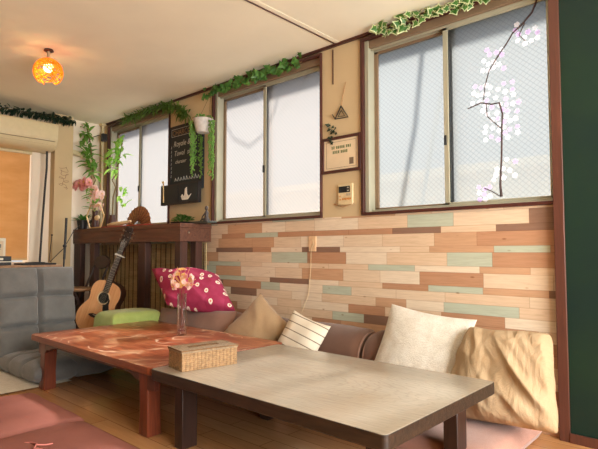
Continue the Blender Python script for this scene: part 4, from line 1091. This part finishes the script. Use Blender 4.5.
MB().box((-2.068, W-.0205, 1.362), (-2.054, W-.0195, 1.372)).box((-2.068, W-.0205, 1.342), (-2.054, W-.0195, 1.352)).box((-2.075, W-.0205, 1.312), (-2.06, W-.018, 1.328)).box((-2.056, W-.0205, 1.312), (-2.041, W-.018, 1.328)).build('button', plain('grey_button', c8(170, 160, 140), .5), th, M_=wb)
m = MB()
for k in range(6): m.box((-2.11+.013*k, W-.0195, 1.283+(k % 2)*.003), (-2.101+.013*k, W-.018, 1.297))
m.box((-2.135, W-.0195, 1.283), (-2.12, W-.018, 1.29)).box((-2.135, W-.0195, 1.305), (-2.125, W-.018, 1.312))
m.build('orange_print', M['orange_ink'], th, M_=wb)
tag(MB().tube([(-2.19, W-.004, 1.262), (-2.15, W-.02, 1.248), (-2.10, W-.025, 1.235), (-2.06, W-.022, 1.245), (-2.02, W-.006, 1.258)], .004, 6).build('bent_twig', M['rope'], smooth=True), 'thin curved twig fixed to the wall under the wall controller', 'twig')
tag(MB().tube([(-2.20, W-.003, 2.37), (-2.20, W-.003, 2.12)], .004, 6).build('dangling_cord', M['dark_trim'], smooth=True), 'short dark cord hanging from the ceiling edge beside the middle window', 'cord')
orn = thing('triangle_ornament', 'dark wire triangle ornament with ivy sprig hung on a hemp string above the certificate', 'ornament', (-2.12, W-.01, 1.86))
wb = WB(orn)
MB().tube([(-2.083, W-.006, 2.11), (-2.11, W-.008, 2.02), (-2.12, W-.01, 1.945)], .0025, 5, M_=wb).build('string', M['rope'], orn)
tri = [(-2.122, W-.012, 1.945), (-2.175, W-.012, 1.862), (-2.062, W-.012, 1.858), (-2.122, W-.012, 1.945)]
MB().tube(tri, .005, 6, M_=wb).tube([tuple(Vector(p)*.5+Vector((-2.12, W-.012, 1.885))*.5) for p in tri], .003, 5, M_=wb).tube([tri[1], (-2.2, W-.012, 1.90)], .003, 5, M_=wb).build('wire_triangle', M['black'], orn)
m = MB(); r_ = random.Random(4)
for k in range(16):
    ivyleaf(m, (-2.20+r_.uniform(-.03, .03), W-.014, 1.83-k*.0085), (r_.uniform(-1, 1), -.2, r_.uniform(-1, .2)), (0, -1, .2), r_.uniform(.022, .036), 0)
m.build('ivy_sprig', M['darkleaf'], orn, M_=wb)
pl = thing('cord_plate', 'small pale wall plate with a loop of thin cord on the plank wallpaper', 'wall plate', (-2.39, W, .93))
wb = WB(pl)
MB().box((-2.428, W-.008, .93), (-2.36, W, 1.04)).build('plate', plain('tan_plate', c8(224, 186, 146), .5), pl, M_=wb, bevel=.002)
MB().tube([(-2.39, W-.01, 1.02), (-2.375, W-.012, .98), (-2.40, W-.012, .95), (-2.41, W-.006, .80), (-2.43, W-.006, .62), (-2.50, W-.01, .47), (-2.52, W-.012, .42)], .0018, 6, M_=wb).build('cord', M['cable'], pl, smooth=True)

# corner pipe, duct, little black clip speaker
dk = thing('duct_pipe', 'cream pipe curving from the air conditioner round the corner behind the plants', 'pipe', (-5.54, 2.5, 1.6))
MB().tube([(-5.53, 2.14, 2.03), (-5.53, 2.40, 2.02), (-5.54, 2.52, 2.0), (-5.54, 2.62, 1.95), (-5.57, 2.66, 1.86), (-5.575, 2.68, 1.75), (-5.575, 2.69, 1.5), (-5.575, 2.69, 1.2)], .03, 12, M_=WB(dk)).build('pipe', M['acw'], dk, smooth=True)
cp = thing('corner_pipe', 'slim cream vertical pipe in the room corner beside the leftmost window', 'pipe', (-5.54, 2.745, SILL))
MB().tube([(0, 0, 0), (0, 0, 1.23)], .016, 10).build('pipe', M['acw'], cp, smooth=True)
MB().box((-.03, -.03, 1.205), (.03, .03, 1.229)).build('ceiling_collar', M['acw'], cp)
sk = thing('clip_speaker', 'small black clip-on device fixed high on the corner pipe', 'speaker', (-5.42, 2.70, 2.17))
MB().box((-.022, -.03, 0), (.022, .03, .085)).build('body', M['black'], sk, bevel=.006)
MB().tube([(0, .0, .05), (-.08, -.03, .075), (-.13, -.08, .05), (-.16, -.12, -.03)], .004, 6).build('wire', M['black'], sk, smooth=True)

# wall sticker vine scribble on the pillar
m = MB(); pts = []
for k in range(60):
    t = k/59; pts.append((-5.498, 2.30+.04*math.sin(t*23)+.015*math.sin(t*61), 1.60+.24*t+.018*math.cos(t*41)))
m.tube(pts, .0018, 4)
tag(m.build('wall_sticker', plain('brown_print', c8(140, 100, 80), .8)), 'faint brown writing decal on the cream pillar beside the plants', 'sticker')

# cherry blossom decal on the widest window
yy = W+.040
tw = thing('blossom_decal', 'white cherry blossom decal with a dark branch on the right pane of the widest window', 'decal', (-1.0, yy, 1.2))
wb = WB(tw); m = MB()
m.tube([(-.815, yy, 2.33), (-.86, yy, 2.225), (-.92, yy, 2.17), (-.965, yy, 2.14), (-1.0, yy, 2.09), (-1.05, yy, 2.03), (-1.10, yy, 1.96), (-1.125, yy, 1.88), (-1.135, yy, 1.80)], [.006, .005, .005, .004, .004, .004, .003, .003, .003], 6)
m.tube([(-1.23, yy, 1.765), (-1.15, yy, 1.785), (-1.09, yy, 1.765), (-1.045, yy, 1.765), (-1.03, yy, 1.70), (-1.035, yy, 1.60), (-1.04, yy, 1.45), (-1.05, yy, 1.30), (-1.045, yy, 1.235)], [.003, .004, .004, .005, .005, .005, .005, .006, .008], 6)
m.tube([(-1.12, yy, 1.77), (-1.115, yy, 1.70), (-1.07, yy, 1.65), (-1.04, yy, 1.62)], .003, 6)
m.tube([(-1.05, yy, 1.235), (-1.10, yy, 1.27), (-1.14, yy, 1.29)], .003, 6); m.tube([(-.90, yy, 2.18), (-.93, yy, 2.12), (-.90, yy, 2.08)], .003, 5)
m.build('branch', M['branch'], tw, M_=wb)
m = MB(); r_ = random.Random(17)
placed = []
def petalflower(c, r0, mi):
    for k in range(5):
        a = 2*PI*k/5+c[0]*40
        q = Vector((c[0]+math.cos(a)*r0*.55, yy-.001, c[2]+math.sin(a)*r0*.55))
        m.add([(q.x+r0*.5*math.cos(t_*PI/5), q.y-.0002*k, q.z+r0*.5*math.sin(t_*PI/5)) for t_ in range(10)], [tuple(range(10))], mi)
for (cx, cz, n_, sx_, sz_) in ((-.885, 2.10, 9, .05, .035), (-1.075, 2.02, 13, .055, .06), (-1.145, 1.84, 12, .05, .05), (-1.115, 1.74, 5, .03, .03), (-1.02, 1.80, 14, .05, .07), (-1.01, 1.68, 22, .07, .07), (-1.04, 1.60, 16, .085, .04), (-1.0, 1.39, 8, .045, .05), (-1.06, 1.36, 5, .03, .03), (-1.15, 1.26, 6, .04, .035), (-.93, 2.17, 2, .02, .02)):
    for k in range(n_*8):
        q = (cx+r_.uniform(-1, 1)*sx_*1.1, cz+r_.uniform(-1, 1)*sz_*1.1)
        if any(math.dist(q, o_) < .029 for o_ in placed): continue
        placed.append(q); petalflower((q[0], 0, q[1]), r_.uniform(.0135, .016), 1 if r_.random() < .3 else 0)
m.build('blossoms', [M['blossom'], M['blossom2']], tw, M_=wb)

# pendant lamp
lp = thing('pendant_lamp', 'glowing orange woven ball lamp hanging from the ceiling', 'lamp', (-3.78, 1.45, 2.235))
MB().lathe([(.0, .165), (.03, .165), (.035, .155), (.028, .15), (.0, .15)], 16).build('ceiling_cap', M['terracotta'], lp, smooth=True)
MB().tube([(0, 0, .155), (0, 0, .085)], .012, 10).build('stem', M['brass'], lp, smooth=True)
mb = MB(); r_ = random.Random(1)
rad = .098
for k in range(80):
    ax = Vector((r_.uniform(-1, 1), r_.uniform(-1, 1), r_.uniform(-1, 1))).normalized(); u = ax.orthogonal().normalized(); w = ax.cross(u)
    off_ = ax*rad*r_.uniform(-.7, .7); rr = math.sqrt(max(1e-4, rad*rad-off_.length_squared)); a0 = r_.random()*6; ln = r_.uniform(1.2, 2.6)
    pts = [off_+(u*math.cos(a0+ln*i/9)+w*math.sin(a0+ln*i/9))*rr for i in range(10)]
    if min(p.z for p in pts) < -.088: continue
    mb.tube(pts, .0035, 5, 0, False)
mb.build('woven_shade', M['lamp'], lp, smooth=True)
MB().ball((0, 0, .03), .034, 0, 8).build('bulb', M['bulb'], lp, smooth=True)

# ---------------------------------------------------------------- light
def area(name, loc, rot, sx, sy, power, colr):
    L = bpy.data.lights.new(name, 'AREA'); L.shape = 'RECTANGLE'; L.size = sx; L.size_y = sy; L.energy = power; L.color = colr
    o = bpy.data.objects.new(name, L); col.objects.link(o); o.location = loc; o.rotation_euler = rot; return o
# bright sky above the alley, high outside the windows
area('skylight', (-3.1, W+2.2, 5.2), (R(-42), 0, 0), 7.0, 2.6, 1500, (.93, .97, 1))
area('side_daylight', (XR+.35, 1.15, 1.25), (0, R(100), 0), 2.0, 2.4, 215, (1, .99, .94))
area('blind_daylight', (XL-.3, 1.46, 1.4), (0, R(-90), 0), 1.1, .9, 5, (1, .92, .8))
L = bpy.data.lights.new('lamp_glow', 'POINT'); L.energy = 2.2; L.color = (1, .6, .25); L.shadow_soft_size = .03
o = bpy.data.objects.new('lamp_glow', L); col.objects.link(o); o.location = (-3.78, 1.45, 2.21)
S = bpy.data.lights.new('sun', 'SUN'); S.energy = 27; S.angle = R(5); S.color = (1, .94, .84)
o = bpy.data.objects.new('sun', S); col.objects.link(o)
o.rotation_euler = Vector((-.12, -1, -1.1)).to_track_quat('-Z', 'Y').to_euler()
wd = bpy.data.worlds.new('World'); sc.world = wd; wd.use_nodes = True
nt_ = wd.node_tree; bg = nt_.nodes['Background']
sky = nt_.nodes.new('ShaderNodeTexSky'); sky.sky_type = 'HOSEK_WILKIE'; sky.sun_direction = Vector((.12, 1, 1.1)).normalized(); sky.turbidity = 3
mx = nt_.nodes.new('ShaderNodeMix'); mx.data_type = 'RGBA'; mx.inputs[0].default_value = .65
nt_.links.new(sky.outputs[0], mx.inputs[6]); mx.inputs[7].default_value = (.95, .97, 1, 1)
nt_.links.new(mx.outputs[2], bg.inputs[0]); bg.inputs[1].default_value = .75

# ---------------------------------------------------------------- camera
cam = bpy.data.cameras.new('camera'); co = bpy.data.objects.new('camera', cam); col.objects.link(co)
cam.sensor_width = 36; cam.lens = 505/598*36; cam.clip_start = .02
co.location = (0, 0, .93); co.rotation_euler = (R(90+3.05), 0, R(42.2))
sc.camera = co
sc.view_settings.view_transform = 'Standard'; sc.view_settings.look = 'None'; sc.view_settings.gamma = 1
sc.view_settings.use_curve_mapping = False; sc.view_settings.exposure = 0.38
sc.cycles.use_denoising = True
sc.cycles.max_bounces = 8; sc.cycles.transparent_max_bounces = 12
sc.cycles.sample_clamp_indirect = 8
sc.cycles.caustics_reflective = False; sc.cycles.caustics_refractive = False
